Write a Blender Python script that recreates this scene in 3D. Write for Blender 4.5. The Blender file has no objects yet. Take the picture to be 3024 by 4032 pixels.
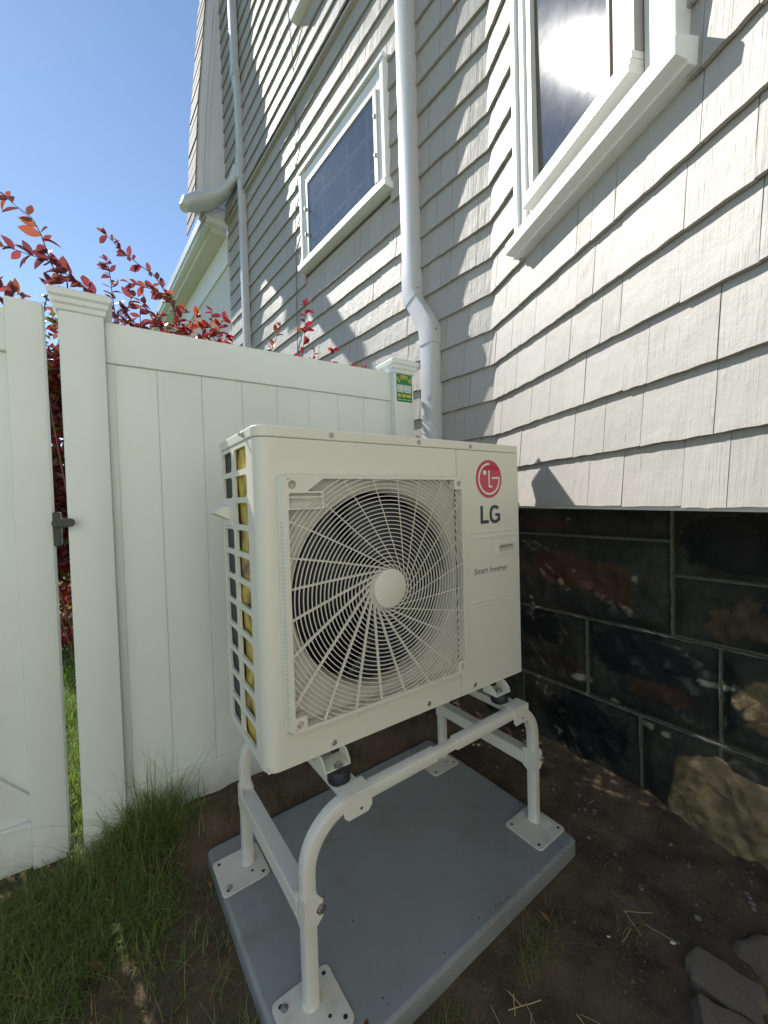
import bpy, math, random
import numpy as np
from mathutils import Vector, Matrix, noise as mnoise

R = math.radians
S = bpy.context.scene
COL = S.collection
random.seed(7)

# ------------------------------------------------------------------ camera, sky, sun, exposure
CAM_LOC = Vector((-0.29125, -0.94108, 0.64654))
YAW, PITCH, ROLL, FOC = R(34.5735), R(-1.5435), R(-1.6320), 1590.7 / 3024.0
_f = Vector((math.sin(YAW) * math.cos(PITCH), math.cos(YAW) * math.cos(PITCH), math.sin(PITCH)))
_r = Vector((math.cos(YAW), -math.sin(YAW), 0))
_u = _r.cross(_f)
CR = _r * math.cos(ROLL) + _u * math.sin(ROLL)
CU = -_r * math.sin(ROLL) + _u * math.cos(ROLL)
CF = _f
cam = bpy.data.cameras.new('camera')
cam.sensor_fit = 'HORIZONTAL'
cam.sensor_width = 36
cam.lens = 36 * FOC
cam.clip_start, cam.clip_end = 0.02, 500
cam_ob = bpy.data.objects.new('camera', cam)
COL.objects.link(cam_ob)
m3 = Matrix((CR, CU, -CF)).transposed()
cam_ob.matrix_world = Matrix.Translation(CAM_LOC) @ m3.to_4x4()
S.camera = cam_ob

SUN_AZ, SUN_EL = R(-15.2), R(42.0)
world = bpy.data.worlds.new('World')
S.world = world
world.use_nodes = True
wn = world.node_tree
sky = wn.nodes.new('ShaderNodeTexSky')
sky.sky_type = 'NISHITA'
sky.sun_disc = False
sky.sun_elevation = SUN_EL
sky.sun_rotation = SUN_AZ
sky.dust_density = 0.03
sky.ozone_density = 1.9
sky.air_density = 1.0
wn.nodes['Background'].inputs[1].default_value = 0.056
wn.links.new(sky.outputs[0], wn.nodes['Background'].inputs[0])
sun = bpy.data.lights.new('sun', 'SUN')
sun.energy = 2.5
sun.angle = R(0.53)
sun.color = (1.0, 0.955, 0.88)
sun_ob = bpy.data.objects.new('sun', sun)
COL.objects.link(sun_ob)
SUN_DIR = Vector((math.sin(SUN_AZ) * math.cos(SUN_EL), math.cos(SUN_AZ) * math.cos(SUN_EL), math.sin(SUN_EL)))
sun_ob.rotation_euler = SUN_DIR.to_track_quat('Z', 'Y').to_euler()
sun_ob.location = (0, 0, 12)
S.view_settings.view_transform = 'Standard'
S.view_settings.look = 'None'
S.view_settings.gamma = 1
S.view_settings.exposure = 1.58
S.view_settings.use_curve_mapping = False
S.render.engine = 'CYCLES'
S.cycles.use_denoising = True
S.cycles.max_bounces = 8
S.cycles.diffuse_bounces = 5
S.cycles.sample_clamp_indirect = 8


def project(P):
    c = P - CAM_LOC
    z = c.dot(CF)
    if z < 0.02:
        return None
    return (1512 + 1590.7 * c.dot(CR) / z, 2016 - 1590.7 * c.dot(CU) / z, z)


# ------------------------------------------------------------------ helpers
class MB:
    def __init__(self, M=None):
        self.v, self.f, self.mi = [], [], []
        self.M = M

    def add(self, vs, fs, mat=0, M=None):
        o = len(self.v)
        for p in vs:
            p = Vector(p)
            if M is not None:
                p = M @ p
            if self.M is not None:
                p = self.M @ p
            self.v.append(p)
        for f in fs:
            self.f.append([i + o for i in f])
            self.mi.append(mat)
        return self

    def box(self, x0, x1, y0, y1, z0, z1, mat=0, M=None):
        x0, x1 = sorted((x0, x1)); y0, y1 = sorted((y0, y1)); z0, z1 = sorted((z0, z1))
        vs = [(x, y, z) for z in (z0, z1) for y in (y0, y1) for x in (x0, x1)]
        fs = [(0, 2, 3, 1), (4, 5, 7, 6), (0, 1, 5, 4), (2, 6, 7, 3), (0, 4, 6, 2), (1, 3, 7, 5)]
        return self.add(vs, fs, mat, M)

    def prism(self, poly, y0, y1, mat=0, M=None):
        """polygon in the xz plane (counter-clockwise seen from -y), extruded from y0 (front) to y1"""
        n = len(poly)
        vs = [(x, y0, z) for x, z in poly] + [(x, y1, z) for x, z in poly]
        fs = [list(range(n)), list(range(2 * n - 1, n - 1, -1))]
        for i in range(n):
            j = (i + 1) % n
            fs.append((j, i, i + n, j + n))
        return self.add(vs, fs, mat, M)

    def extrude_z(self, poly, z0, z1, mat=0, M=None):
        n = len(poly)
        vs = [(x, y, z0) for x, y in poly] + [(x, y, z1) for x, y in poly]
        fs = [list(range(n - 1, -1, -1)), list(range(n, 2 * n))]
        for i in range(n):
            j = (i + 1) % n
            fs.append((i, j, j + n, i + n))
        return self.add(vs, fs, mat, M)

    def sweep(self, path, prof, mat=0, M=None, up=None, scales=None, cap=True, closed=False):
        path = [Vector(p) for p in path]
        n, k = len(path), len(prof)
        vs, fs = [], []
        nrm = None
        for i, p in enumerate(path):
            if closed:
                t = (path[(i + 1) % n] - path[i - 1]).normalized()
            else:
                t = (path[min(i + 1, n - 1)] - path[max(i - 1, 0)]).normalized()
            if up is not None:
                b = Vector(up)
                b = (b - t * b.dot(t)).normalized()
            else:
                if nrm is None:
                    a0 = Vector((0, 0, 1)) if abs(t.z) < .9 else Vector((1, 0, 0))
                    b = (a0 - t * a0.dot(t)).normalized()
                else:
                    b = (nrm - t * nrm.dot(t)).normalized()
            nrm = b
            a = b.cross(t)
            # widen at corners (mitre)
            sc = 1.0
            if 0 < i < n - 1:
                t1 = (path[i] - path[i - 1]).normalized()
                t2 = (path[i + 1] - path[i]).normalized()
                c = max(0.35, math.sqrt(max(0.0, (1 + t1.dot(t2)) / 2)))
                sc = 1 / c
            s = scales[i] if scales else 1.0
            for (x, y) in prof:
                vs.append(p + a * x * s * (sc if up is not None else 1) + b * y * s)
        rng = n if closed else n - 1
        for i in range(rng):
            i2 = (i + 1) % n
            for j in range(k):
                j2 = (j + 1) % k
                fs.append((i * k + j, i * k + j2, i2 * k + j2, i2 * k + j))
        if cap and not closed:
            fs.append(list(range(k - 1, -1, -1)))
            fs.append([(n - 1) * k + j for j in range(k)])
        return self.add(vs, fs, mat, M)

    def cyl(self, p0, p1, r, n=12, r1=None, mat=0, M=None):
        r1 = r if r1 is None else r1
        prof = [(math.cos(2 * math.pi * i / n), math.sin(2 * math.pi * i / n)) for i in range(n)]
        return self.sweep([p0, p1], prof, mat, M, scales=[r, r1])

    def lathe(self, prof, c, axis='y', n=24, mat=0, M=None, cap=True):
        """prof: list of (radius, offset along axis)"""
        vs, fs = [], []
        k = len(prof)
        for i in range(n):
            a = 2 * math.pi * i / n
            for r, h in prof:
                if axis == 'y':
                    vs.append((c[0] + r * math.cos(a), c[1] + h, c[2] + r * math.sin(a)))
                elif axis == 'z':
                    vs.append((c[0] + r * math.cos(a), c[1] + r * math.sin(a), c[2] + h))
                else:
                    vs.append((c[0] + h, c[1] + r * math.cos(a), c[2] + r * math.sin(a)))
        for i in range(n):
            i2 = (i + 1) % n
            for j in range(k - 1):
                fs.append((i * k + j, i2 * k + j, i2 * k + j + 1, i * k + j + 1))
        if cap:
            fs.append([i * k for i in range(n)])
            fs.append([i * k + k - 1 for i in range(n - 1, -1, -1)])
        return self.add(vs, fs, mat, M)

    def holed(self, outer, hole, y0, y1, mat=0, M=None):
        """plate in xz: rectangle outer=(x0,x1,z0,z1) with a hole given as a list of xz points; thickness y0..y1"""
        x0, x1, z0, z1 = outer
        cx = sum(p[0] for p in hole) / len(hole); cz = sum(p[1] for p in hole) / len(hole)
        # outer points in the same directions, plus exact corners
        ang = [math.atan2(p[1] - cz, p[0] - cx) for p in hole]
        outp = []
        for a in ang:
            dx, dz = math.cos(a), math.sin(a)
            t = min(((x1 - cx) / dx if dx > 1e-9 else 1e9), ((x0 - cx) / dx if dx < -1e-9 else 1e9),
                    ((z1 - cz) / dz if dz > 1e-9 else 1e9), ((z0 - cz) / dz if dz < -1e-9 else 1e9))
            outp.append([cx + dx * t, cz + dz * t])
        for c in ((x0, z0), (x1, z0), (x0, z1), (x1, z1)):
            a = math.atan2(c[1] - cz, c[0] - cx)
            i = min(range(len(ang)), key=lambda q: abs((ang[q] - a + math.pi) % (2 * math.pi) - math.pi))
            outp[i] = list(c)
        n = len(hole)
        vs = []
        for y in (y0, y1):
            vs += [(p[0], y, p[1]) for p in outp] + [(p[0], y, p[1]) for p in hole]
        fs = []
        for i in range(n):
            j = (i + 1) % n
            fs.append((i, j, n + j, n + i))
            fs.append((2 * n + j, 2 * n + i, 3 * n + i, 3 * n + j))
            fs.append((n + i, n + j, 3 * n + j, 3 * n + i))
            fs.append((j, i, 2 * n + i, 2 * n + j))
        return self.add(vs, fs, mat, M)

    def mesh(self, name, mats, smooth=None):
        me = bpy.data.meshes.new(name)
        me.from_pydata([tuple(p) for p in self.v], [], self.f)
        if not isinstance(mats, (list, tuple)):
            mats = [mats]
        for m in mats:
            me.materials.append(m)
        if len(mats) > 1:
            me.polygons.foreach_set('material_index', self.mi)
        if smooth is not None:
            me.polygons.foreach_set('use_smooth', [True] * len(me.polygons))
            me.set_sharp_from_angle(angle=smooth)
        me.update()
        return me

    def build(self, name, mats, parent=None, smooth=None, bevel=0, seg=2, label=None, kind=None, fix=True):
        me = self.mesh(name, mats, smooth)
        if fix:
            import bmesh
            bm = bmesh.new(); bm.from_mesh(me)
            bmesh.ops.recalc_face_normals(bm, faces=bm.faces)
            bm.to_mesh(me); bm.free()
            if smooth is not None:
                me.set_sharp_from_angle(angle=smooth)
        return put(name, me, parent, bevel, seg, label, kind)


def put(name, me, parent=None, bevel=0, seg=2, label=None, kind=None):
    o = bpy.data.objects.new(name, me)
    COL.objects.link(o)
    if parent is not None:
        o.parent = parent
    if bevel:
        b = o.modifiers.new('bevel', 'BEVEL')
        b.width = bevel; b.segments = seg; b.limit_method = 'ANGLE'; b.angle_limit = R(40)
        b.harden_normals = False
    if label:
        o['label'] = label
    if kind:
        o['kind'] = kind
    return o


def thing(name, label, cat, loc=(0, 0, 0), rz=0, group=None):
    o = bpy.data.objects.new(name, None)
    o.empty_display_size = 0.1
    COL.objects.link(o)
    o.location = loc
    o.rotation_euler = (0, 0, rz)
    tag(o, label, cat, group)
    return o


def tag(o, label, cat, group=None):
    o['label'] = label; o['category'] = cat
    if group:
        o['group'] = group
    return o


def rrect(x0, x1, z0, z1, r, n=4):
    pts = []
    for cx, cz, a0 in ((x1 - r, z1 - r, 0), (x0 + r, z1 - r, 90), (x0 + r, z0 + r, 180), (x1 - r, z0 + r, 270)):
        for i in range(n + 1):
            a = R(a0 + 90 * i / n)
            pts.append((cx + r * math.cos(a), cz + r * math.sin(a)))
    return pts


def circ(cx, cz, r, n=24):
    return [(cx + r * math.cos(2 * math.pi * i / n), cz + r * math.sin(2 * math.pi * i / n)) for i in range(n)]


# ------------------------------------------------------------------ materials
def new_mat(name):
    m = bpy.data.materials.new(name)
    m.use_nodes = True
    nt = m.node_tree
    b = nt.nodes['Principled BSDF']
    return m, nt, b


def N(nt, t, **kw):
    n = nt.nodes.new(t)
    for k, v in kw.items():
        setattr(n, k, v)
    return n


def painted(name, col, rough=0.45, var=0.06, scale=6.0, bump=0.0, bscale=120.0, dirt=0.0, dirtcol=(0.2, 0.17, 0.12), spec=0.5,
            metal=0.0, dscale=9.0, coord='Object', per_obj=0.0, transl=0.0):
    m, nt, b = new_mat(name)
    L = nt.links.new
    tc = N(nt, 'ShaderNodeTexCoord')
    geo = N(nt, 'ShaderNodeNewGeometry')
    src = geo.outputs['Position'] if coord == 'World' else tc.outputs[coord]
    nz = N(nt, 'ShaderNodeTexNoise'); nz.inputs['Scale'].default_value = scale; nz.inputs['Detail'].default_value = 6
    L(src, nz.inputs['Vector'])
    mx = N(nt, 'ShaderNodeMix', data_type='RGBA')
    mx.inputs[6].default_value = tuple(c * (1 - var) for c in col) + (1,)
    mx.inputs[7].default_value = tuple(min(1, c * (1 + var)) for c in col) + (1,)
    L(nz.outputs['Fac'], mx.inputs[0])
    out = mx.outputs[2]
    if per_obj:
        oi = N(nt, 'ShaderNodeObjectInfo')
        hs = N(nt, 'ShaderNodeHueSaturation')
        mr = N(nt, 'ShaderNodeMapRange'); mr.inputs['To Min'].default_value = 1 - per_obj; mr.inputs['To Max'].default_value = 1 + per_obj
        L(oi.outputs['Random'], mr.inputs['Value']); L(mr.outputs[0], hs.inputs['Value']); L(out, hs.inputs['Color'])
        out = hs.outputs['Color']
    if dirt:
        n2 = N(nt, 'ShaderNodeTexNoise'); n2.inputs['Scale'].default_value = dscale; n2.inputs['Detail'].default_value = 8
        n2.inputs['Roughness'].default_value = 0.65
        L(src, n2.inputs['Vector'])
        rp = N(nt, 'ShaderNodeValToRGB')
        rp.color_ramp.elements[0].position = 0.52; rp.color_ramp.elements[1].position = 0.75
        L(n2.outputs['Fac'], rp.inputs[0])
        ml = N(nt, 'ShaderNodeMath', operation='MULTIPLY'); ml.inputs[1].default_value = dirt
        L(rp.outputs[0], ml.inputs[0])
        m2 = N(nt, 'ShaderNodeMix', data_type='RGBA')
        L(ml.outputs[0], m2.inputs[0]); L(out, m2.inputs[6]); m2.inputs[7].default_value = tuple(dirtcol) + (1,)
        out = m2.outputs[2]
    L(out, b.inputs['Base Color'])
    b.inputs['Roughness'].default_value = rough
    b.inputs['Metallic'].default_value = metal
    b.inputs['Specular IOR Level'].default_value = spec
    if bump:
        n3 = N(nt, 'ShaderNodeTexNoise'); n3.inputs['Scale'].default_value = bscale; n3.inputs['Detail'].default_value = 4
        L(src, n3.inputs['Vector'])
        bp = N(nt, 'ShaderNodeBump'); bp.inputs['Strength'].default_value = bump; bp.inputs['Distance'].default_value = 0.002
        L(n3.outputs['Fac'], bp.inputs['Height']); L(bp.outputs[0], b.inputs['Normal'])
    if transl:
        tr = N(nt, 'ShaderNodeBsdfTranslucent')
        L(out, tr.inputs['Color'])
        ms = N(nt, 'ShaderNodeMixShader'); ms.inputs[0].default_value = transl
        L(b.outputs[0], ms.inputs[1]); L(tr.outputs[0], ms.inputs[2])
        L(ms.outputs[0], nt.nodes['Material Output'].inputs['Surface'])
    return m


def shingle_mat():
    """painted cedar shingle: upright grain, pits and drips in the relief"""
    m, nt, b = new_mat('shingle_paint')
    L = nt.links.new
    tc = N(nt, 'ShaderNodeTexCoord'); oi = N(nt, 'ShaderNodeObjectInfo')
    at = N(nt, 'ShaderNodeAttribute'); at.attribute_name = 'gv'
    add = N(nt, 'ShaderNodeVectorMath', operation='ADD')
    cmb = N(nt, 'ShaderNodeCombineXYZ')
    ml = N(nt, 'ShaderNodeMath', operation='MULTIPLY'); ml.inputs[1].default_value = 40
    L(oi.outputs['Random'], ml.inputs[0]); L(ml.outputs[0], cmb.inputs[0]); L(ml.outputs[0], cmb.inputs[2])
    L(at.outputs['Vector'], add.inputs[0]); L(cmb.outputs[0], add.inputs[1])
    mp = N(nt, 'ShaderNodeMapping'); mp.inputs['Scale'].default_value = (170, 30, 6)
    L(add.outputs[0], mp.inputs['Vector'])
    nz = N(nt, 'ShaderNodeTexNoise'); nz.inputs['Scale'].default_value = 1.0; nz.inputs['Detail'].default_value = 5
    nz.inputs['Distortion'].default_value = 0.6
    L(mp.outputs[0], nz.inputs['Vector'])
    n2 = N(nt, 'ShaderNodeTexNoise'); n2.inputs['Scale'].default_value = 16; n2.inputs['Detail'].default_value = 6
    L(add.outputs[0], n2.inputs['Vector'])
    n3 = N(nt, 'ShaderNodeTexNoise'); n3.inputs['Scale'].default_value = 160; n3.inputs['Detail'].default_value = 3
    L(add.outputs[0], n3.inputs['Vector'])
    # grain is strong only in places
    rp = N(nt, 'ShaderNodeMapRange'); rp.inputs['From Min'].default_value = 0.35; rp.inputs['From Max'].default_value = 0.7
    rp.inputs['To Min'].default_value = 0.25
    L(n2.outputs['Fac'], rp.inputs['Value'])
    g = N(nt, 'ShaderNodeMath', operation='MULTIPLY'); L(nz.outputs['Fac'], g.inputs[0]); L(rp.outputs[0], g.inputs[1])
    g2 = N(nt, 'ShaderNodeMath', operation='MULTIPLY_ADD'); L(n3.outputs['Fac'], g2.inputs[0]); g2.inputs[1].default_value = 0.18
    L(g.outputs[0], g2.inputs[2])
    bp = N(nt, 'ShaderNodeBump'); bp.inputs['Strength'].default_value = 1.0; bp.inputs['Distance'].default_value = 0.0028
    L(g2.outputs[0], bp.inputs['Height']); L(bp.outputs[0], b.inputs['Normal'])
    hs = N(nt, 'ShaderNodeMix', data_type='RGBA')
    hs.inputs[6].default_value = (0.352, 0.335, 0.303, 1); hs.inputs[7].default_value = (0.415, 0.398, 0.365, 1)
    sm = N(nt, 'ShaderNodeMath', operation='MULTIPLY_ADD'); L(oi.outputs['Random'], sm.inputs[0]); sm.inputs[1].default_value = 0.5
    s2 = N(nt, 'ShaderNodeMath', operation='MULTIPLY'); L(n2.outputs['Fac'], s2.inputs[0]); s2.inputs[1].default_value = 0.5
    L(s2.outputs[0], sm.inputs[2])
    L(sm.outputs[0], hs.inputs[0])
    # thin dark hairline checks
    mp2 = N(nt, 'ShaderNodeMapping'); mp2.inputs['Scale'].default_value = (90, 20, 9)
    L(add.outputs[0], mp2.inputs['Vector'])
    n4 = N(nt, 'ShaderNodeTexNoise'); n4.inputs['Scale'].default_value = 1.0; n4.inputs['Detail'].default_value = 2
    L(mp2.outputs[0], n4.inputs['Vector'])
    r4 = N(nt, 'ShaderNodeMapRange'); r4.inputs['From Min'].default_value = 0.72; r4.inputs['From Max'].default_value = 0.78
    r4.inputs['To Max'].default_value = 0.55
    L(n4.outputs['Fac'], r4.inputs['Value'])
    dk = N(nt, 'ShaderNodeMix', data_type='RGBA'); L(r4.outputs[0], dk.inputs[0]); L(hs.outputs[2], dk.inputs[6])
    dk.inputs[7].default_value = (0.2, 0.18, 0.16, 1)
    L(dk.outputs[2], b.inputs['Base Color'])
    b.inputs['Roughness'].default_value = 0.55
    b.inputs['Specular IOR Level'].default_value = 0.35
    return m


M_SHINGLE = shingle_mat()
M_WALL = painted('sheathing', (0.10, 0.095, 0.085), 0.9)
M_TRIM = painted('white_trim_paint', (0.76, 0.77, 0.76), 0.38, 0.03, 8, 0.25, 60, 0.12, (0.5, 0.5, 0.47))
M_VINYL = painted('white_vinyl', (0.77, 0.815, 0.78), 0.32, 0.02, 3, 0.08, 30, 0.10, (0.6, 0.6, 0.52), dscale=3, coord='World', transl=0.15)
def splash(m):
    nt = m.node_tree; L = nt.links.new
    b = nt.nodes['Principled BSDF']
    src = b.inputs['Base Color'].links[0].from_socket
    geo = N(nt, 'ShaderNodeNewGeometry'); sp_ = N(nt, 'ShaderNodeSeparateXYZ'); L(geo.outputs['Position'], sp_.inputs[0])
    nz = N(nt, 'ShaderNodeTexNoise'); nz.inputs['Scale'].default_value = 14; nz.inputs['Detail'].default_value = 8; nz.inputs['Roughness'].default_value = 0.7
    L(geo.outputs['Position'], nz.inputs['Vector'])
    ad = N(nt, 'ShaderNodeMath', operation='MULTIPLY_ADD'); L(nz.outputs['Fac'], ad.inputs[0]); ad.inputs[1].default_value = -0.30; L(sp_.outputs[2], ad.inputs[2])
    mr = N(nt, 'ShaderNodeMapRange'); mr.inputs['From Min'].default_value = -0.56; mr.inputs['From Max'].default_value = -0.72; mr.inputs['To Max'].default_value = 0.6
    L(ad.outputs[0], mr.inputs['Value'])
    mx = N(nt, 'ShaderNodeMix', data_type='RGBA'); L(mr.outputs[0], mx.inputs[0]); L(src, mx.inputs[6]); mx.inputs[7].default_value = (0.30, 0.25, 0.17, 1)
    L(mx.outputs[2], b.inputs['Base Color'])


splash(M_VINYL)
M_UNIT = painted('unit_enamel', (0.645, 0.645, 0.56), 0.42, 0.015, 5, 0.10, 500)
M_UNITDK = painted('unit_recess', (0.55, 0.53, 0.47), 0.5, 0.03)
M_STAND = painted('stand_powder_coat', (0.66, 0.655, 0.60), 0.36, 0.03, 12, 0.18, 420, 0.10, (0.42, 0.39, 0.33), dscale=25)
M_PLATE = painted('dusty_plate', (0.66, 0.635, 0.57), 0.5, 0.06, 18, 0.2, 300, 0.45, (0.40, 0.35, 0.27), dscale=22)
M_ZINC = painted('zinc_bolt', (0.42, 0.42, 0.43), 0.35, 0.15, 80, metal=0.85)
M_RUBBER = painted('black_rubber', (0.018, 0.019, 0.026), 0.55, 0.1)
M_HOLE = painted('dark_hole', (0.02, 0.02, 0.025), 0.8)
M_BLACKPL = painted('black_plastic', (0.03, 0.035, 0.03), 0.45, 0.1)
M_FAN = painted('fan_plastic', (0.012, 0.011, 0.024), 0.42, 0.1)
M_COIL = painted('coil_black', (0.018, 0.019, 0.024), 0.55, 0.2, 40)
M_RED = painted('emblem_red', (0.47, 0.035, 0.085), 0.12, 0.02, spec=0.6)
M_MARK = painted('emblem_cream', (0.68, 0.66, 0.58), 0.3, 0.02)
M_LETTER = painted('letter_grey', (0.055, 0.062, 0.085), 0.35, 0.04)
M_SPOUT = painted('spout_enamel', (0.56, 0.575, 0.585), 0.33, 0.02, 6, 0.08, 60, 0.15, (0.55, 0.55, 0.52), dscale=6, coord='World')
M_GREEN = painted('sticker_green', (0.015, 0.20, 0.055), 0.3, 0.04)
M_YELLOW = painted('sticker_yellow', (0.62, 0.50, 0.10), 0.3, 0.04)
M_WHITE = painted('sticker_white', (0.75, 0.77, 0.74), 0.3, 0.03)
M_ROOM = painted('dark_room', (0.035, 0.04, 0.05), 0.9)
M_WOOD = painted('sash_wood', (0.36, 0.27, 0.19), 0.5, 0.12, 20, 0.2, 90)
M_SASH = painted('sash_cream', (0.66, 0.655, 0.60), 0.4, 0.03)
M_CREAM = painted('porch_cream', (0.62, 0.60, 0.53), 0.5, 0.04)
M_ROOF = painted('roof_shingle_grey', (0.13, 0.125, 0.12), 0.85, 0.3, 60)
M_MORTAR = painted('mortar_ridge', (0.105, 0.105, 0.085), 0.85, 0.4, 40, 0.5, 120, 0.8, (0.03, 0.03, 0.025), dscale=6, coord='World')
M_PAD = painted('grey_pad', (0.25, 0.27, 0.272), 0.66, 0.20, 3.2, 0.25, 300, 0.6, (0.17, 0.145, 0.105), dscale=4.5, coord='World')
M_CABLE = painted('grey_cable', (0.16, 0.16, 0.16), 0.6)
M_STRAW = painted('dry_straw', (0.42, 0.34, 0.17), 0.7, 0.2, 40, per_obj=0.3)
M_PEBBLE = painted('pebble', (0.15, 0.135, 0.115), 0.8, 0.3, 60, 0.4, 200, per_obj=0.45)
M_ROCK = painted('rock', (0.17, 0.14, 0.108), 0.9, 0.4, 18, 1.0, 60, 0.6, (0.05, 0.045, 0.035))
M_STEM = painted('stem', (0.085, 0.04, 0.035), 0.6, 0.2)
M_DEADLEAF = painted('dead_leaf', (0.24, 0.12, 0.055), 0.7, 0.25, 50, per_obj=0.3)


def gold_mat():
    m, nt, b = new_mat('coil_gold')
    L = nt.links.new
    tc = N(nt, 'ShaderNodeTexCoord')
    wv = N(nt, 'ShaderNodeTexNoise'); wv.inputs['Scale'].default_value = 5; wv.inputs['Distortion'].default_value = 1.5
    L(tc.outputs['Object'], wv.inputs['Vector'])
    rp = N(nt, 'ShaderNodeValToRGB')
    e = rp.color_ramp.elements
    e[0].position = 0.38; e[0].color = (0.10, 0.062, 0.03, 1)
    e[1].position = 0.56; e[1].color = (0.62, 0.46, 0.045, 1)
    e.new(0.75).color = (0.50, 0.34, 0.11, 1)
    L(wv.outputs['Fac'], rp.inputs[0]); L(rp.outputs[0], b.inputs['Base Color'])
    b.inputs['Roughness'].default_value = 0.32; b.inputs['Metallic'].default_value = 0.25
    return m


M_GOLD = gold_mat()
M_STILE = painted('stile_grey', (0.27, 0.265, 0.25), 0.5, 0.06)
M_BELT = painted('belt_paint', (0.40, 0.385, 0.355), 0.55, 0.06)


def glass_mat(name, rough, tint, dust, ior=1.5):
    """window glass: clear sheet with a thin film of dust that spreads the sun's glint"""
    m, nt, b = new_mat(name)
    nt.nodes.remove(b)
    L = nt.links.new
    tr = N(nt, 'ShaderNodeBsdfTransparent'); tr.inputs[0].default_value = tint + (1,)
    g1 = N(nt, 'ShaderNodeBsdfGlossy'); g1.inputs['Roughness'].default_value = 0.02
    g2 = N(nt, 'ShaderNodeBsdfGlossy'); g2.inputs['Roughness'].default_value = rough
    geo = N(nt, 'ShaderNodeNewGeometry')
    nz = N(nt, 'ShaderNodeTexNoise'); nz.inputs['Scale'].default_value = 26; nz.inputs['Detail'].default_value = 7
    L(geo.outputs['Position'], nz.inputs['Vector'])
    mr = N(nt, 'ShaderNodeMapRange'); mr.inputs['From Min'].default_value = 0.3; mr.inputs['From Max'].default_value = 0.75
    mr.inputs['To Min'].default_value = dust * 0.6; mr.inputs['To Max'].default_value = dust
    L(nz.outputs['Fac'], mr.inputs['Value'])
    df = N(nt, 'ShaderNodeBsdfDiffuse'); df.inputs[0].default_value = (0.6, 0.6, 0.58, 1)
    fr = N(nt, 'ShaderNodeFresnel'); fr.inputs[0].default_value = ior
    mg = N(nt, 'ShaderNodeMixShader'); L(mr.outputs[0], mg.inputs[0]); L(g1.outputs[0], mg.inputs[1]); L(g2.outputs[0], mg.inputs[2])
    m1 = N(nt, 'ShaderNodeMixShader'); L(fr.outputs[0], m1.inputs[0]); L(tr.outputs[0], m1.inputs[1]); L(mg.outputs[0], m1.inputs[2])
    m2 = N(nt, 'ShaderNodeMixShader')
    ml = N(nt, 'ShaderNodeMath', operation='MULTIPLY'); ml.inputs[1].default_value = 0.5
    L(mr.outputs[0], ml.inputs[0]); L(ml.outputs[0], m2.inputs[0]); L(m1.outputs[0], m2.inputs[1]); L(df.outputs[0], m2.inputs[2])
    L(m2.outputs[0], nt.nodes['Material Output'].inputs['Surface'])
    return m


M_GLASS = glass_mat('window_glass', 0.105, (0.75, 0.82, 0.88), 0.15, 2.3)
M_GLASS2 = glass_mat('storm_glass', 0.12, (0.92, 0.95, 1.0), 0.22, 3.0)


def leaf_mat(name, c0, c1, c2, tl=0.5):
    m, nt, b = new_mat(name)
    L = nt.links.new
    oi = N(nt, 'ShaderNodeObjectInfo')
    at = N(nt, 'ShaderNodeAttribute'); at.attribute_name = 'rnd'
    ad = N(nt, 'ShaderNodeMath', operation='ADD'); L(oi.outputs['Random'], ad.inputs[0]); L(at.outputs['Fac'], ad.inputs[1])
    fr = N(nt, 'ShaderNodeMath', operation='FRACT'); L(ad.outputs[0], fr.inputs[0])
    rp = N(nt, 'ShaderNodeValToRGB'); e = rp.color_ramp.elements
    e[0].position = 0; e[0].color = c0 + (1,)
    e[1].position = 0.6; e[1].color = c1 + (1,)
    e.new(0.95).color = c2 + (1,)
    L(fr.outputs[0], rp.inputs[0])
    L(rp.outputs[0], b.inputs['Base Color'])
    b.inputs['Roughness'].default_value = 0.42
    tr = N(nt, 'ShaderNodeBsdfTranslucent')
    hs = N(nt, 'ShaderNodeHueSaturation'); hs.inputs['Saturation'].default_value = 1.1; hs.inputs['Value'].default_value = 2.1
    L(rp.outputs[0], hs.inputs['Color']); L(hs.outputs[0], tr.inputs['Color'])
    ms = N(nt, 'ShaderNodeMixShader'); ms.inputs[0].default_value = tl
    L(b.outputs[0], ms.inputs[1]); L(tr.outputs[0], ms.inputs[2])
    L(ms.outputs[0], nt.nodes['Material Output'].inputs['Surface'])
    return m


M_LEAF = leaf_mat('red_leaf', (0.10, 0.018, 0.028), (0.20, 0.022, 0.032), (0.22, 0.09, 0.025))
M_LEAFDK = leaf_mat('plum_leaf', (0.085, 0.028, 0.035), (0.13, 0.036, 0.04), (0.17, 0.06, 0.035), 0.55)
M_GRASS = leaf_mat('grass_blade', (0.075, 0.145, 0.028), (0.125, 0.205, 0.045), (0.28, 0.25, 0.10), 0.35)
M_LAWN = leaf_mat('lawn_blade', (0.06, 0.12, 0.02), (0.09, 0.16, 0.03), (0.16, 0.17, 0.05), 0.45)
M_HEDGE = leaf_mat('hedge_leaf', (0.10, 0.018, 0.022), (0.19, 0.03, 0.03), (0.09, 0.10, 0.025), 0.45)


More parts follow.
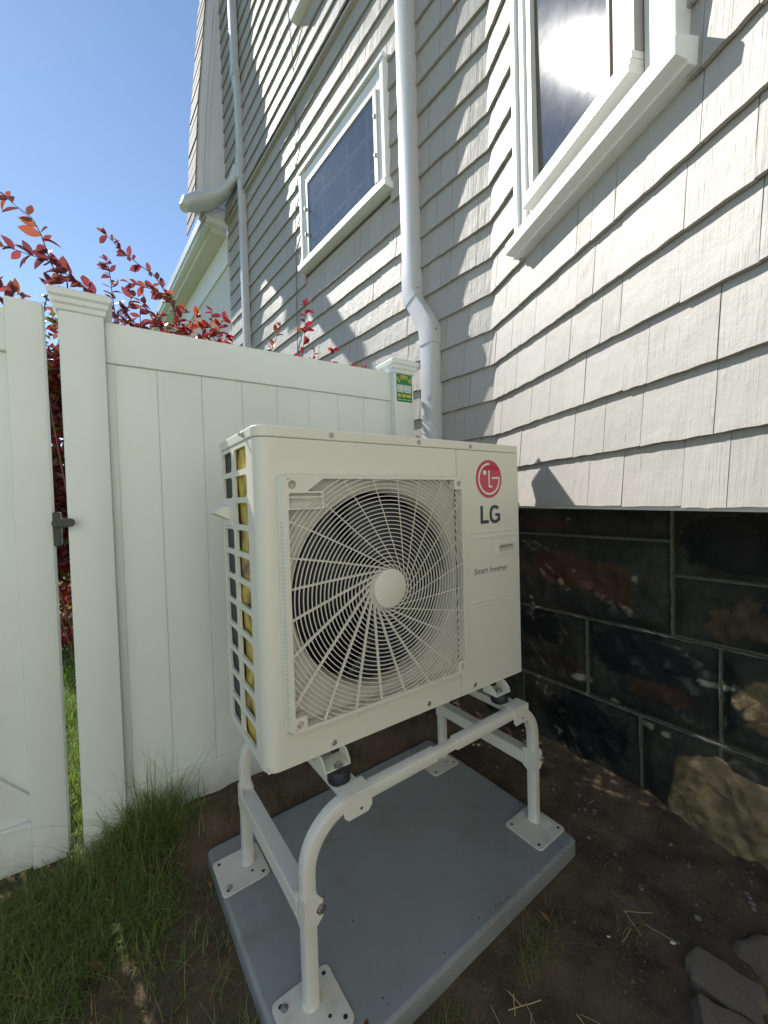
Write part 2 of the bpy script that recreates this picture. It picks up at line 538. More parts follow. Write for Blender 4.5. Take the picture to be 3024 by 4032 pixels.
def ground_mat():
    m, nt, b = new_mat('soil_and_lawn')
    L = nt.links.new
    geo = N(nt, 'ShaderNodeNewGeometry')
    n1 = N(nt, 'ShaderNodeTexNoise'); n1.inputs['Scale'].default_value = 7; n1.inputs['Detail'].default_value = 9; n1.inputs['Roughness'].default_value = 0.65
    L(geo.outputs['Position'], n1.inputs['Vector'])
    rp = N(nt, 'ShaderNodeValToRGB'); e = rp.color_ramp.elements
    e[0].position = 0.3; e[0].color = (0.062, 0.046, 0.032, 1)
    e[1].position = 0.7; e[1].color = (0.175, 0.130, 0.088, 1)
    L(n1.outputs['Fac'], rp.inputs[0])
    n2 = N(nt, 'ShaderNodeTexNoise'); n2.inputs['Scale'].default_value = 90; n2.inputs['Detail'].default_value = 5
    L(geo.outputs['Position'], n2.inputs['Vector'])
    r2 = N(nt, 'ShaderNodeMapRange'); r2.inputs['From Min'].default_value = 0.62; r2.inputs['From Max'].default_value = 0.75
    r2.inputs['To Max'].default_value = 0.6
    L(n2.outputs['Fac'], r2.inputs['Value'])
    mx = N(nt, 'ShaderNodeMix', data_type='RGBA'); L(r2.outputs[0], mx.inputs[0]); L(rp.outputs[0], mx.inputs[6])
    mx.inputs[7].default_value = (0.14, 0.115, 0.085, 1)
    # lawn beyond the fence
    at = N(nt, 'ShaderNodeAttribute'); at.attribute_name = 'lawn'
    n3 = N(nt, 'ShaderNodeTexNoise'); n3.inputs['Scale'].default_value = 30; n3.inputs['Detail'].default_value = 5
    L(geo.outputs['Position'], n3.inputs['Vector'])
    gm = N(nt, 'ShaderNodeMix', data_type='RGBA'); L(n3.outputs['Fac'], gm.inputs[0])
    gm.inputs[6].default_value = (0.045, 0.085, 0.018, 1); gm.inputs[7].default_value = (0.11, 0.15, 0.04, 1)
    m2 = N(nt, 'ShaderNodeMix', data_type='RGBA'); L(at.outputs['Fac'], m2.inputs[0]); L(mx.outputs[2], m2.inputs[6]); L(gm.outputs[2], m2.inputs[7])
    L(m2.outputs[2], b.inputs['Base Color'])
    b.inputs['Roughness'].default_value = 0.95; b.inputs['Specular IOR Level'].default_value = 0.15
    n4 = N(nt, 'ShaderNodeTexNoise'); n4.inputs['Scale'].default_value = 45; n4.inputs['Detail'].default_value = 8; n4.inputs['Roughness'].default_value = 0.7
    L(geo.outputs['Position'], n4.inputs['Vector'])
    bp = N(nt, 'ShaderNodeBump'); bp.inputs['Strength'].default_value = 0.9; bp.inputs['Distance'].default_value = 0.012
    L(n4.outputs['Fac'], bp.inputs['Height']); L(bp.outputs[0], b.inputs['Normal'])
    return m


M_GROUND = ground_mat()


def stone_mat():
    """black-painted foundation stone; the attribute 'tint' carries where the paint has flaked to rust or tan stone"""
    m, nt, b = new_mat('painted_stone')
    L = nt.links.new
    geo = N(nt, 'ShaderNodeNewGeometry')
    at = N(nt, 'ShaderNodeAttribute'); at.attribute_name = 'tint'
    n1 = N(nt, 'ShaderNodeTexNoise'); n1.inputs['Scale'].default_value = 24; n1.inputs['Detail'].default_value = 8; n1.inputs['Roughness'].default_value = 0.7
    L(geo.outputs['Position'], n1.inputs['Vector'])
    mr = N(nt, 'ShaderNodeMapRange'); mr.inputs['From Min'].default_value = 0.3; mr.inputs['From Max'].default_value = 0.7
    mr.inputs['To Min'].default_value = 0.62; mr.inputs['To Max'].default_value = 1.35
    L(n1.outputs['Fac'], mr.inputs['Value'])
    vm = N(nt, 'ShaderNodeVectorMath', operation='SCALE'); L(at.outputs['Color'], vm.inputs[0]); L(mr.outputs[0], vm.inputs['Scale'])
    L(vm.outputs[0], b.inputs['Base Color'])
    b.inputs['Roughness'].default_value = 0.72; b.inputs['Specular IOR Level'].default_value = 0.3
    n2 = N(nt, 'ShaderNodeTexNoise'); n2.inputs['Scale'].default_value = 60; n2.inputs['Detail'].default_value = 7
    L(geo.outputs['Position'], n2.inputs['Vector'])
    bp = N(nt, 'ShaderNodeBump'); bp.inputs['Strength'].default_value = 0.7; bp.inputs['Distance'].default_value = 0.006
    L(n2.outputs['Fac'], bp.inputs['Height']); L(bp.outputs[0], b.inputs['Normal'])
    return m


M_STONE = stone_mat()

# ------------------------------------------------------------------ ground
FENCE_D = 0.7394                       # fence face: 0.03*x + y = FENCE_D


def smooth(a, b, x):
    t = max(0.0, min(1.0, (x - a) / (b - a)))
    return t * t * (3 - 2 * t)


def ground_z(x, y, detail=True):
    z = -0.563
    z += 0.095 * smooth(0.42, 0.70, y) * smooth(-0.55, -0.15, x)    # soil heaped along the fence
    z += 0.020 * smooth(0.30, 0.70, y) * (1 - smooth(-0.55, -0.15, x))
    z += 0.055 * smooth(1.0, 1.42, x) * (0.75 + 0.25 * math.sin(5.2 * y + 1.0)) * (1 - smooth(.4, .7, y))   # rises to the foundation
    if detail:
        k = 1.0
        if -0.07 < x < 0.985 and -0.235 < y < 0.54:
            k = 0.15
        z += k * (0.016 * mnoise.noise(Vector((x * 6, y * 6, 0.3))) + 0.008 * mnoise.noise(Vector((x * 19, y * 19, 2.3)))
                  + 0.004 * mnoise.noise(Vector((x * 55, y * 55, 5.3))))
    return z


def axis(lo, hi, step, far):
    a = list(np.arange(lo, hi + 1e-6, step))
    d, x = step, hi
    right = []
    while x < far:
        d *= 1.35; x += d; right.append(x)
    d, x = step, lo
    left = []
    while x > -far:
        d *= 1.35; x -= d; left.append(x)
    return left[::-1] + a + right


gx, gy = axis(-1.3, 1.7, 0.018, 70), axis(-1.1, 1.1, 0.018, 70)
gv, gl = [], []
for yy in gy:
    for xx in gx:
        near = abs(xx) < 4 and abs(yy) < 4
        gv.append((xx, yy, ground_z(xx, yy, near) if near else -0.60))
        l = smooth(0.77, 0.87, yy + 0.03 * xx)
        l = max(l, smooth(-2.2, -3.0, yy), smooth(-1.6, -2.6, xx))
        l *= 1 - smooth(1.0, 1.2, xx) * (1 if yy < 5 else 0)
        gl.append(l)
nx = len(gx)
gf = [(j * nx + i, j * nx + i + 1, (j + 1) * nx + i + 1, (j + 1) * nx + i) for j in range(len(gy) - 1) for i in range(nx - 1)]
gme = bpy.data.meshes.new('ground')
gme.from_pydata(gv, [], gf)
gme.materials.append(M_GROUND)
at = gme.attributes.new('lawn', 'FLOAT', 'POINT'); at.data.foreach_set('value', gl)
gme.polygons.foreach_set('use_smooth', [True] * len(gme.polygons))
put('ground', gme, kind='structure')

# ------------------------------------------------------------------ house
AL, AR = R(-3.7), R(22.35)
Q = Vector((1.379, 0.434, 0.0))
house = thing('house', 'grey shingled house wall with white trim and black stone foundation on the right', 'house', (Q.x, Q.y, -0.52))
HM = Matrix.Translation(Vector((0, 0, 0.52)))          # z of the world inside the house frame
ld = Vector((math.sin(AL), math.cos(AL), 0)); lo = Vector((-math.cos(AL), math.sin(AL), 0))
wd = Vector((math.sin(AR), math.cos(AR), 0)); wo = Vector((-math.cos(AR), math.sin(AR), 0))


def frame(x, y, org):
    M = Matrix.Identity(4)
    M.col[0][:3] = x; M.col[1][:3] = y; M.col[2][:3] = (0, 0, 1); M.col[3][:3] = org
    return M


ML = HM @ frame(ld, lo, (0, 0, 0))      # side wall: x = distance from the corner going away, y = outward, z = world height
MR = HM @ frame(wd, wo, (0, 0, 0))      # bay wall: x = -distance from the corner towards the camera
HW = Matrix.Translation(Vector((Q.x, Q.y, -0.52)))
Z0, EXPO = 0.609, 0.1782
LTOP, RTOP = 7.3, 5.2
LEN_L, LEN_R = 3.92, 3.1
WIN_S = dict(x0=0.85, x1=1.865, z0=2.715, z1=3.385)        # small window opening (side wall)
WIN_U = dict(x0=1.02, x1=1.80, z0=4.79, z1=6.0)         # upper window opening
WIN_B = dict(x0=-0.965, x1=-0.362, z0=1.775, z1=3.35)   # bay window opening


def wall_sheet(M, x0, x1, z0, z1, holes, name):
    mb = MB(M)
    xs = sorted({x0, x1} | {h['x0'] for h in holes} | {h['x1'] for h in holes})
    for a, b in zip(xs[:-1], xs[1:]):
        zz = z0
        for h in sorted([h for h in holes if h['x0'] <= a + 1e-6 and h['x1'] >= b - 1e-6], key=lambda h: h['z0']):
            mb.box(a, b, -0.12, 0, zz, h['z0']); zz = h['z1']
        mb.box(a, b, -0.12, 0, zz, z1)
    return mb.build(name, M_WALL, house)


wall_l = wall_sheet(ML, 0.0, LEN_L, 0.60, LTOP, [WIN_S, WIN_U], 'side_wall')
wall_r = wall_sheet(MR, -LEN_R, 0.0, 0.612, RTOP, [WIN_B], 'bay_wall')


def shingle_proto(seed):
    rnd = random.Random(seed)
    n = 5
    H = EXPO + 0.055
    xs = [i / n for i in range(n + 1)]
    jb = [rnd.uniform(-0.0016, 0.0016) for _ in xs]
    vs, gv_ = [], []
    rows = [0.0, 0.5, 1.0]
    for side in (0, 1):               # back, front
        for t in rows:
            for i, x in enumerate(xs):
                z = (jb[i] if t == 0 else 0) + H * t
                y = 0.0135 * (1 - t) + (0.0 if side == 0 else (0.0135 - 0.009 * t) + rnd.uniform(-0.0006, 0.0006))
                vs.append((x, y, z))
    k = n + 1
    A = len(rows) * k
    fs = []
    for r in range(len(rows) - 1):
        for i in range(n):
            fs.append((A + r * k + i + 1, A + r * k + i, A + (r + 1) * k + i, A + (r + 1) * k + i + 1))
            fs.append((r * k + i, r * k + i + 1, (r + 1) * k + i + 1, (r + 1) * k + i))
    for i in range(n):
        fs.append((i, A + i, A + i + 1, i + 1))
    for r in range(len(rows) - 1):
        fs.append((r * k, (r + 1) * k, A + (r + 1) * k, A + r * k))
        fs.append((r * k + n, A + r * k + n, A + (r + 1) * k + n, (r + 1) * k + n))
    return vs, fs


protos = [shingle_proto(100 + i) for i in range(8)]
proto_me = []
for i, (vs, fs) in enumerate(protos):
    me = bpy.data.meshes.new('shingle')
    me.from_pydata(vs, [], fs)
    me.materials.append(M_SHINGLE)
    a = me.attributes.new('gv', 'FLOAT_VECTOR', 'POINT')
    a.data.foreach_set('vector', [c for p in vs for c in (p[0] * 0.14, p[1], p[2])])
    proto_me.append(me)


def flare(z):
    """the upper wall kicks out over the lower one"""
    if z < 4.05:
        return 0.0
    return 0.018 + 0.030 * max(0.0, 1 - (z - 4.05) / 0.5)


cands = []


def lay(M, wall, x0, x1, ztop, blocks, side):
    rnd = random.Random(11 if side == 'L' else 23)
    z, row = Z0, 0
    while z < ztop - 0.05:
        x = x0 - rnd.uniform(0.0, 0.05)
        while x < x1:
            w = rnd.choice((0.085, 0.11, 0.125, 0.14, 0.155, 0.18, 0.21)) + rnd.uniform(-.012, .012)
            a, b = max(x, x0), min(x + w, x1)
            x += w
            if b - a < 0.02:
                continue
            g = rnd.uniform(0.0008, 0.0026)
            spans = [(a + g / 2, b - g / 2)]
            for (bx0, bx1, bz0, bz1) in blocks:
                if z + EXPO > bz0 + 0.01 and z < bz1 - 0.01:
                    ns = []
                    for (p, q_) in spans:
                        if q_ <= bx0 or p >= bx1:
                            ns.append((p, q_))
                        else:
                            if p < bx0 - 0.01: ns.append((p, bx0))
                            if q_ > bx1 + 0.01: ns.append((bx1, q_))
                    spans = ns
            for (p, q_) in spans:
                if q_ - p < 0.012:
                    continue
                dz = rnd.uniform(-0.0022, 0.0022)
                f = flare(z) if side == 'L' else 0.0
                Ms = M @ Matrix.Translation((p, 0.0005 + f + rnd.uniform(0, 0.0018), z + dz)) @ \
                    Matrix.Rotation(rnd.uniform(-0.006, 0.006), 4, 'Y') @ Matrix.Diagonal((q_ - p, 1, 1, 1))
                if side == 'L' and 4.05 < z < 4.5:
                    Ms = Ms @ Matrix.Rotation(0.06, 4, 'X')
                c = HW @ Ms @ Vector((0.5, 0.02, EXPO / 2))
                pr = project(c)
                key = 0
                if pr and -120 < pr[0] < 3150 and -150 < pr[1] < 4150:
                    nrm = (lo if side == 'L' else wo)
                    vw = (CAM_LOC - c).normalized()
                    key = (q_ - p) * EXPO * max(0.02, vw.dot(nrm)) / pr[2] ** 2
                    # not drawn on when other things cover it
                    if side == 'L' and (z < 1.0 or (z < 1.25 and p > 0.45)):
                        key *= 0.02
                    if side == 'R' and z < 0.7 and p > -0.18:
                        key *= 0.05
                cands.append((key, Ms, wall, rnd.randrange(8)))
        z += EXPO; row += 1


BLK_L = [(0.765, 1.945, 2.655, 3.455), (0.93, 1.90, 4.72, 6.1)]
BLK_R = [(-1.055, -0.290, 1.70, 3.45)]
lay(ML, wall_l, -0.006, LEN_L, LTOP, BLK_L, 'L')
lay(MR, wall_r, -LEN_R, 0.006, RTOP, BLK_R, 'R')
cands.sort(key=lambda c: -c[0])
for key, Ms, wall, pi in cands[:300]:
    o = put('shingle', proto_me[pi], wall)
    o.matrix_local = Ms
rest = cands[300:]
rv, rf, rg = [], [], []
rr = random.Random(5)
for key, Ms, wall, pi in rest:
    o0 = len(rv)
    off = (rr.uniform(0, 60), 0, rr.uniform(0, 60))
    w = Ms.to_scale()[0]
    for p in protos[pi][0]:
        rv.append(tuple(Ms @ Vector(p)))
        rg += [p[0] * w + off[0], p[1], p[2] + off[2]]
    for f in protos[pi][1]:
        rf.append([i + o0 for i in f])
me = bpy.data.meshes.new('shingle')
me.from_pydata(rv, [], rf)
me.materials.append(M_SHINGLE)
a = me.attributes.new('gv', 'FLOAT_VECTOR', 'POINT'); a.data.foreach_set('vector', rg)
put('shingle', me, wall_l, kind='stuff')

# house body behind the wall sheets, floor of the overhang, roof
body = MB(HM)
inset = 0.38
pL0 = lo * -inset + ld * 0.2; pL1 = lo * -inset + ld * (LEN_L - 0.02)
pR0 = wo * -inset + wd * -0.1; pR1 = wo * -inset + wd * -(LEN_R - 0.02)
foot = [(pR1.x, pR1.y), (6.0, pR1.y), (6.0, pL1.y), (pL1.x, pL1.y), (pL0.x, pL0.y), (pR0.x, pR0.y)]
body.extrude_z(foot, 0.64, 7.3)
body.build('core', M_WALL, house)
fl = MB(HM)
e0 = wo * 0.012 + wd * -0.01; e1 = wo * 0.012 + wd * -LEN_R
fl.extrude_z([(e1.x, e1.y), (e1.x + 2.5, e1.y), (2.6, 0.9), (0.06, 0.9), (e0.x, e0.y)], 0.598, 0.636)
fl.build('overhang_floor', M_TRIM, house)
rf_ = MB(HM)
rf_.extrude_z([(foot[0][0] - .6, foot[0][1]), (6.3, foot[0][1]), (6.3, foot[3][1]), (foot[3][0] - .62, foot[3][1]), (foot[4][0] - .62, foot[4][1])], 7.32, 7.5)
rf_.build('roof', M_ROOF, house)


def window(M, h, cas, name, label, tilt=(0, 0), glass=M_GLASS, right=False):
    """casing on the wall face, inner frame, sash with pane, sill, dark room behind"""
    x0, x1, z0, z1 = h['x0'], h['x1'], h['z0'], h['z1']
    w = MB(M)
    c0, c1 = cas
    # casing (two stepped boards each side and at the head)
    for (a, b, y) in ((c0, c0 + 0.030, 0.060), (c0 + 0.032, x0, 0.046)):
        w.box(a, b, 0.0, y, z0 - 0.0, z1 + 0.09)
    for (a, b, y) in ((c1 - 0.030, c1, 0.060), (x1, c1 - 0.032, 0.046)):
        w.box(a, b, 0.0, y, z0 - 0.0, z1 + 0.09)
    w.box(x0 + 0.001, x1 - 0.001, 0.0, 0.046, z1, z1 + 0.07)
    w.box(c0 - 0.005, c1 + 0.005, 0.0, 0.066, z1 + 0.091, z1 + 0.12)
    win = w.build(name, M_TRIM, house, bevel=0.003, label=label)
    return win


def local(M, name, fn, mats, parent, **kw):
    mb = MB(M); fn(mb)
    return mb.build(name, mats, parent, **kw)


local(ML, 'belt_board', lambda b: b.box(0.02, LEN_L - .02, 0.0, 0.050, 4.140, 4.168), M_BELT, house, bevel=0.002)

# ---- bay window (large, right)
h = WIN_B
wb = window(MR, h, (-1.055, -0.290), 'window', 'tall bay window with the sun glaring in its glass')
local(MR, 'frame', lambda b: (b.box(h['x0'] + .001, h['x0'] + 0.032, -0.10, 0.030, h['z0'], h['z1']),
                             b.box(h['x1'] - 0.032, h['x1'] - .001, -0.10, 0.034, h['z0'], h['z1']),
                             b.box(h['x0'] + 0.033, h['x1'] - 0.033, -0.10, 0.028, h['z1'] - 0.03, h['z1'] - .001),
                             b.box(h['x0'] + 0.033, h['x1'] - 0.033, -0.10, 0.020, h['z0'] + .001, h['z0'] + 0.018)), M_SASH, wb, bevel=0.002)
sx0, sx1, sz0, sz1 = h['x0'] + 0.036, h['x1'] - 0.036, h['z0'] + 0.022, h['z1'] - 0.034


SB = 0.026


def bay_sash(b):
    # casement sash standing a little proud: grooved bottom rail, top rail, hinge stile
    b.box(sx0, sx1 + .012, -0.010, 0.078, sz0 + SB, sz0 + SB + 0.022)
    b.box(sx0 + .001, sx1 + .010, -0.010, 0.072, sz0 + SB + 0.0225, sz0 + SB + 0.040)
    b.box(sx0, sx1 + .012, -0.010, 0.067, sz0 + SB + 0.0405, sz0 + SB + 0.062)
    b.box(sx0, sx1, -0.010, 0.060, sz1 - 0.05, sz1)
    b.box(sx1 - 0.026, sx1, -0.010, 0.052, sz0 + SB + 0.0625, sz1 - 0.0505)


local(MR, 'sash', bay_sash, M_SASH, wb, bevel=0.0015)
local(MR, 'stile', lambda b: (b.box(sx0 + .034, sx0 + 0.092, -0.010, 0.050, sz0 + SB + 0.0625, sz1 - 0.0505, 0),
                              b.box(sx0, sx0 + 0.0335, -0.010, 0.058, sz0 + SB + 0.0625, sz1 - 0.0505, 0),
                              b.box(sx0 + 0.0925, sx0 + 0.105, -0.010, 0.056, sz0 + SB + 0.0625, sz1 - 0.0505, 1)), [M_STILE, M_WOOD], wb, bevel=0.0015)
gx0, gx1, gz0, gz1 = sx0 + 0.100, sx1 - 0.024, sz0 + SB + 0.058, sz1 - 0.049
TILT_AZ, TILT_EL = R(2.1), R(-0.6)
GM = MR @ Matrix.Translation(((gx0 + gx1) / 2, 0.040, (gz0 + gz1) / 2)) @ Matrix.Rotation(-TILT_AZ, 4, 'Z') @ Matrix.Rotation(TILT_EL, 4, 'X')
hw, hh = (gx1 - gx0) / 2, (gz1 - gz0) / 2
local(GM, 'pane', lambda b: b.add([(-hw, 0, -hh), (hw, 0, -hh), (hw, 0, hh), (-hw, 0, hh)], [(3, 2, 1, 0)]), M_GLASS, wb, fix=False)


def bay_sill(b):
    prof = [(-0.10, 1.755), (-0.10, 1.774), (0.085, 1.757), (0.092, 1.750), (0.092, 1.705), (0.055, 1.699), (0.055, 1.690), (0.0, 1.690)]
    n = len(prof)
    xa, xb = -1.082, -0.270
    vs = [(xa, y, z) for y, z in prof] + [(xb, y, z) for y, z in prof]
    fs = [list(range(n)), list(range(2 * n - 1, n - 1, -1))] + [((i + 1) % n, i, i + n, (i + 1) % n + n) for i in range(n)]
    b.add(vs, fs)


local(MR, 'sill', bay_sill, M_TRIM, wb, bevel=0.002)


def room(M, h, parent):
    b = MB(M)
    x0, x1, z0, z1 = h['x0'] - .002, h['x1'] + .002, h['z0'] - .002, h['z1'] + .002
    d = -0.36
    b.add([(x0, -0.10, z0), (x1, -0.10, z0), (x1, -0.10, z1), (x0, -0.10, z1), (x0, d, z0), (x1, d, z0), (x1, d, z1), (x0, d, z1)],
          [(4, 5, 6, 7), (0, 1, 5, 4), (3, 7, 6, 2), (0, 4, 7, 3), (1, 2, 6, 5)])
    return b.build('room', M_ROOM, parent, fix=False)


room(MR, WIN_B, wb)

# ---- small window (side wall)
h = WIN_S
ws = window(ML, h, (0.768, 1.942), 'window', 'low wide basement style window high on the side wall')
local(ML, 'sill', lambda b: (b.box(0.745, 1.965, 0.0, 0.088, 2.655, 2.700), b.box(0.79, 1.92, -0.09, 0.060, 2.7005, 2.719)), M_TRIM, ws, bevel=0.003)


def small_sash(b):
    x0, x1, z0, z1 = h['x0'] + .003, h['x1'] - .003, h['z0'] + .003, h['z1'] - .003
    t = 0.034
    b.box(x0, x1, -0.03, 0.052, z0, z0 + t); b.box(x0, x1, -0.03, 0.046, z1 - t, z1)
    b.box(x0, x0 + t, -0.03, 0.056, z0 + t + .001, z1 - t - .001); b.box(x1 - t, x1, -0.03, 0.046, z0 + t + .001, z1 - t - .001)


local(ML, 'sash', small_sash, M_SASH, ws, bevel=0.002)
local(ML, 'pane', lambda b: b.add([(0.888, 0.038, 2.75), (1.828, 0.038, 2.75), (1.828, 0.038, 3.35), (0.888, 0.038, 3.35)], [(3, 2, 1, 0)]), M_GLASS2, ws, fix=False)


for x in (1.04, 1.30, 1.66):
    local(ML, 'muntin', lambda b: b.box(x - .017, x + .017, -0.022, -0.008, 2.74, 3.36), M_SASH, ws)
for z in (2.93, 3.20):
    local(ML, 'muntin', lambda b: b.box(0.87, 1.85, -0.0235, -0.0075, z - .017, z + .017), M_SASH, ws)
for x, z in ((0.872, 2.93), (0.872, 3.18), (1.845, 2.93), (1.845, 3.14)):
    local(ML, 'latch_clip', lambda b: b.box(x - .006, x + .006, 0.0465, 0.066, z - .012, z + .012), M_ZINC, ws)
room(ML, WIN_S, ws)

# ---- upper window, only its lower corner shows
h = WIN_U
ou = flare(4.9)
MU = ML @ Matrix.Translation((0, ou, 0))
wu = window(MU, h, (0.93, 1.89), 'window', 'corner of an upstairs window with white sill')
local(MU, 'sill', lambda b: b.box(0.905, 1.915, -0.05, 0.085, 4.715, 4.775), M_TRIM, wu, bevel=0.002)
local(MU, 'sash', lambda b: (b.box(1.024, 1.796, -0.03, 0.03, 4.792, 4.84), b.box(1.024, 1.07, -0.03, 0.03, 4.841, 5.99), b.box(1.75, 1.796, -0.03, 0.03, 4.841, 5.99)), M_SASH, wu)
local(MU, 'pane', lambda b: b.add([(1.06, 0.015, 4.83), (1.76, 0.015, 4.83), (1.76, 0.015, 5.99), (1.06, 0.015, 5.99)], [(3, 2, 1, 0)]), M_GLASS2, wu, fix=False)
room(ML, WIN_U, wu)

# ---- downspouts
def spout_prof(w, d, rad=0.007):
    return [(x, z) for x, z in rrect(-w / 2, w / 2, -d / 2, d / 2, rad, 2)]


def spout_path(M, name, path, w, d, parent):
    b = MB(M)
    b.sweep(path, spout_prof(w, d), up=(0, 1, 0))
    return b.build(name, M_SPOUT, parent, smooth=R(28))


ds = spout_path(ML, 'downspout', [(0.556, 0.052, 7.3), (0.556, 0.052, 4.35), (0.556, 0.052, 1.93)], 0.100, 0.078, house)
spout_path(ML, 'elbow', [(0.556, 0.052, 2.0), (0.556, 0.052, 1.905), (0.550, 0.052, 1.868), (0.536, 0.052, 1.838)], 0.106, 0.084, ds)
spout_path(ML, 'elbow', [(0.543, 0.052, 1.850), (0.507, 0.052, 1.792), (0.472, 0.052, 1.737)], 0.099, 0.077, ds)
spout_path(ML, 'elbow', [(0.482, 0.052, 1.752), (0.444, 0.052, 1.690), (0.424, 0.052, 1.655), (0.415, 0.052, 1.60), (0.415, 0.052, 1.545)], 0.107, 0.085, ds)
spout_path(ML, 'lower_pipe', [(0.415, 0.052, 1.60), (0.415, 0.052, 0.6), (0.415, 0.052, -0.50)], 0.100, 0.078, ds)
local(ML, 'screw', lambda b: (b.cyl((0.505, 0.060, 1.91), (0.497, 0.060, 1.91), 0.005, 8), b.cyl((0.363, 0.060, 1.62), (0.355, 0.060, 1.62), 0.005, 8)), M_ZINC, ds)
df = spout_path(ML, 'downspout', [(3.31, 0.085, 7.3), (3.31, 0.085, 5.42), (3.31, 0.060, 5.28), (3.31, 0.055, 4.4), (3.31, 0.060, 0.6), (3.31, 0.060, -0.4)], 0.085, 0.07, house)
spout_path(ML, 'collar', [(3.31, 0.060, 4.58), (3.31, 0.060, 4.30)], 0.098, 0.084, df)
spout_path(ML, 'collar', [(3.31, 0.086, 5.50), (3.31, 0.085, 5.40)], 0.098, 0.084, df)


# ---- far corner: gable rake seen edge-on, gutter return, porch beam
def rake_p(z):
    pts_ = ((3.7, .430), (4.31, .397), (5.33, .332), (6.73, .188), (8.6, .02))
    for (za, pa), (zb, pb_) in zip(pts_[:-1], pts_[1:]):
        if z <= zb:
            return pa + (pb_ - pa) * (z - za) / (zb - za)
    return pts_[-1][1]


def rake(b):
    zz_ = [4.31, 5.33, 6.73, 8.5]
    b.prism([(-rake_p(z), z) for z in zz_] + [(0.0, 8.5), (0.0, 4.31)], 3.90, 4.25, 0)
    for o, t in ((0.055, 0.020), (0.105, 0.012)):
        b.prism([(-rake_p(z) + o, z) for z in (4.32, 5.33, 6.7)] + [(-rake_p(z) + o + .028, z) for z in (6.7, 5.33, 4.32)], 3.90 - t, 3.899, 0)


MP = HM @ frame(-lo, ld, (0, 0, 0))      # x = -outward, y = along the wall away, z
rk = MB(MP); rake(rk)
rake_ob = rk.build('gable_rake', M_TRIM, house)
rs = MB(MP)
zz = 4.05
rr = random.Random(3)
while zz < 6.9:
    p, p2 = rake_p(zz) + .002, rake_p(zz + .14) + .002
    j = rr.uniform(0.0, 0.006)
    rs.add([(-p - .008 - j, 3.88, zz), (-p + .001, 3.88, zz), (-p2 + .001, 3.88, zz + .135), (-p2 - .004 - j, 3.88, zz + .135),
            (-p - .008 - j, 4.27, zz), (-p + .001, 4.27, zz), (-p2 + .001, 4.27, zz + .135), (-p2 - .004 - j, 4.27, zz + .135)],
           [(0, 1, 2, 3), (7, 6, 5, 4), (0, 4, 5, 1), (3, 2, 6, 7), (0, 3, 7, 4), (1, 5, 6, 2)])
    zz += 0.14
rs.build('roof_shingle', M_ROOF, rake_ob, kind='stuff')
gt = MB(MP)
gpath = [(-0.09, 3.36, 4.47), (-0.10, 3.42, 4.37), (-0.14, 3.55, 4.30), (-0.21, 3.70, 4.28), (-0.31, 3.78, 4.24), (-0.42, 3.80, 4.19), (-0.52, 3.80, 4.13), (-0.555, 3.80, 4.07)]
gprof = [(math.cos(2 * math.pi * i / 16) * 0.062, math.sin(2 * math.pi * i / 16) * 0.10) for i in range(16)]
gt.sweep(gpath, gprof, up=(0, 1, 0), scales=[0.6, 0.72, 0.9, 1.15, 1.35, 1.4, 1.15, 0.75])
gt.build('gutter_outlet', M_SPOUT, house, smooth=R(50))


def porch(b):
    b.box(-0.272, -0.004, 3.92, 9.2, 4.115, 4.270, 0)          # beam
    b.box(-0.289, -0.273, 3.905, 9.2, 4.175, 4.287, 0)        # fascia lip
    b.box(-0.2725, -0.004, 3.905, 3.919, 4.175, 4.287, 0)
    b.box(-0.20, -0.01, 4.00, 9.2, 4.04, 4.114, 1)            # soffit step
    b.box(-0.025, 0.30, 3.97, 9.2, 3.70, 4.039, 0)            # frieze
    b.box(-0.002, 0.30, 3.98, 9.2, -0.5, 3.699, 1)           # wall under the porch roof


pb = MB(MP); porch(pb)
pb.build('porch_beam', [M_TRIM, M_CREAM], house, bevel=0.004)

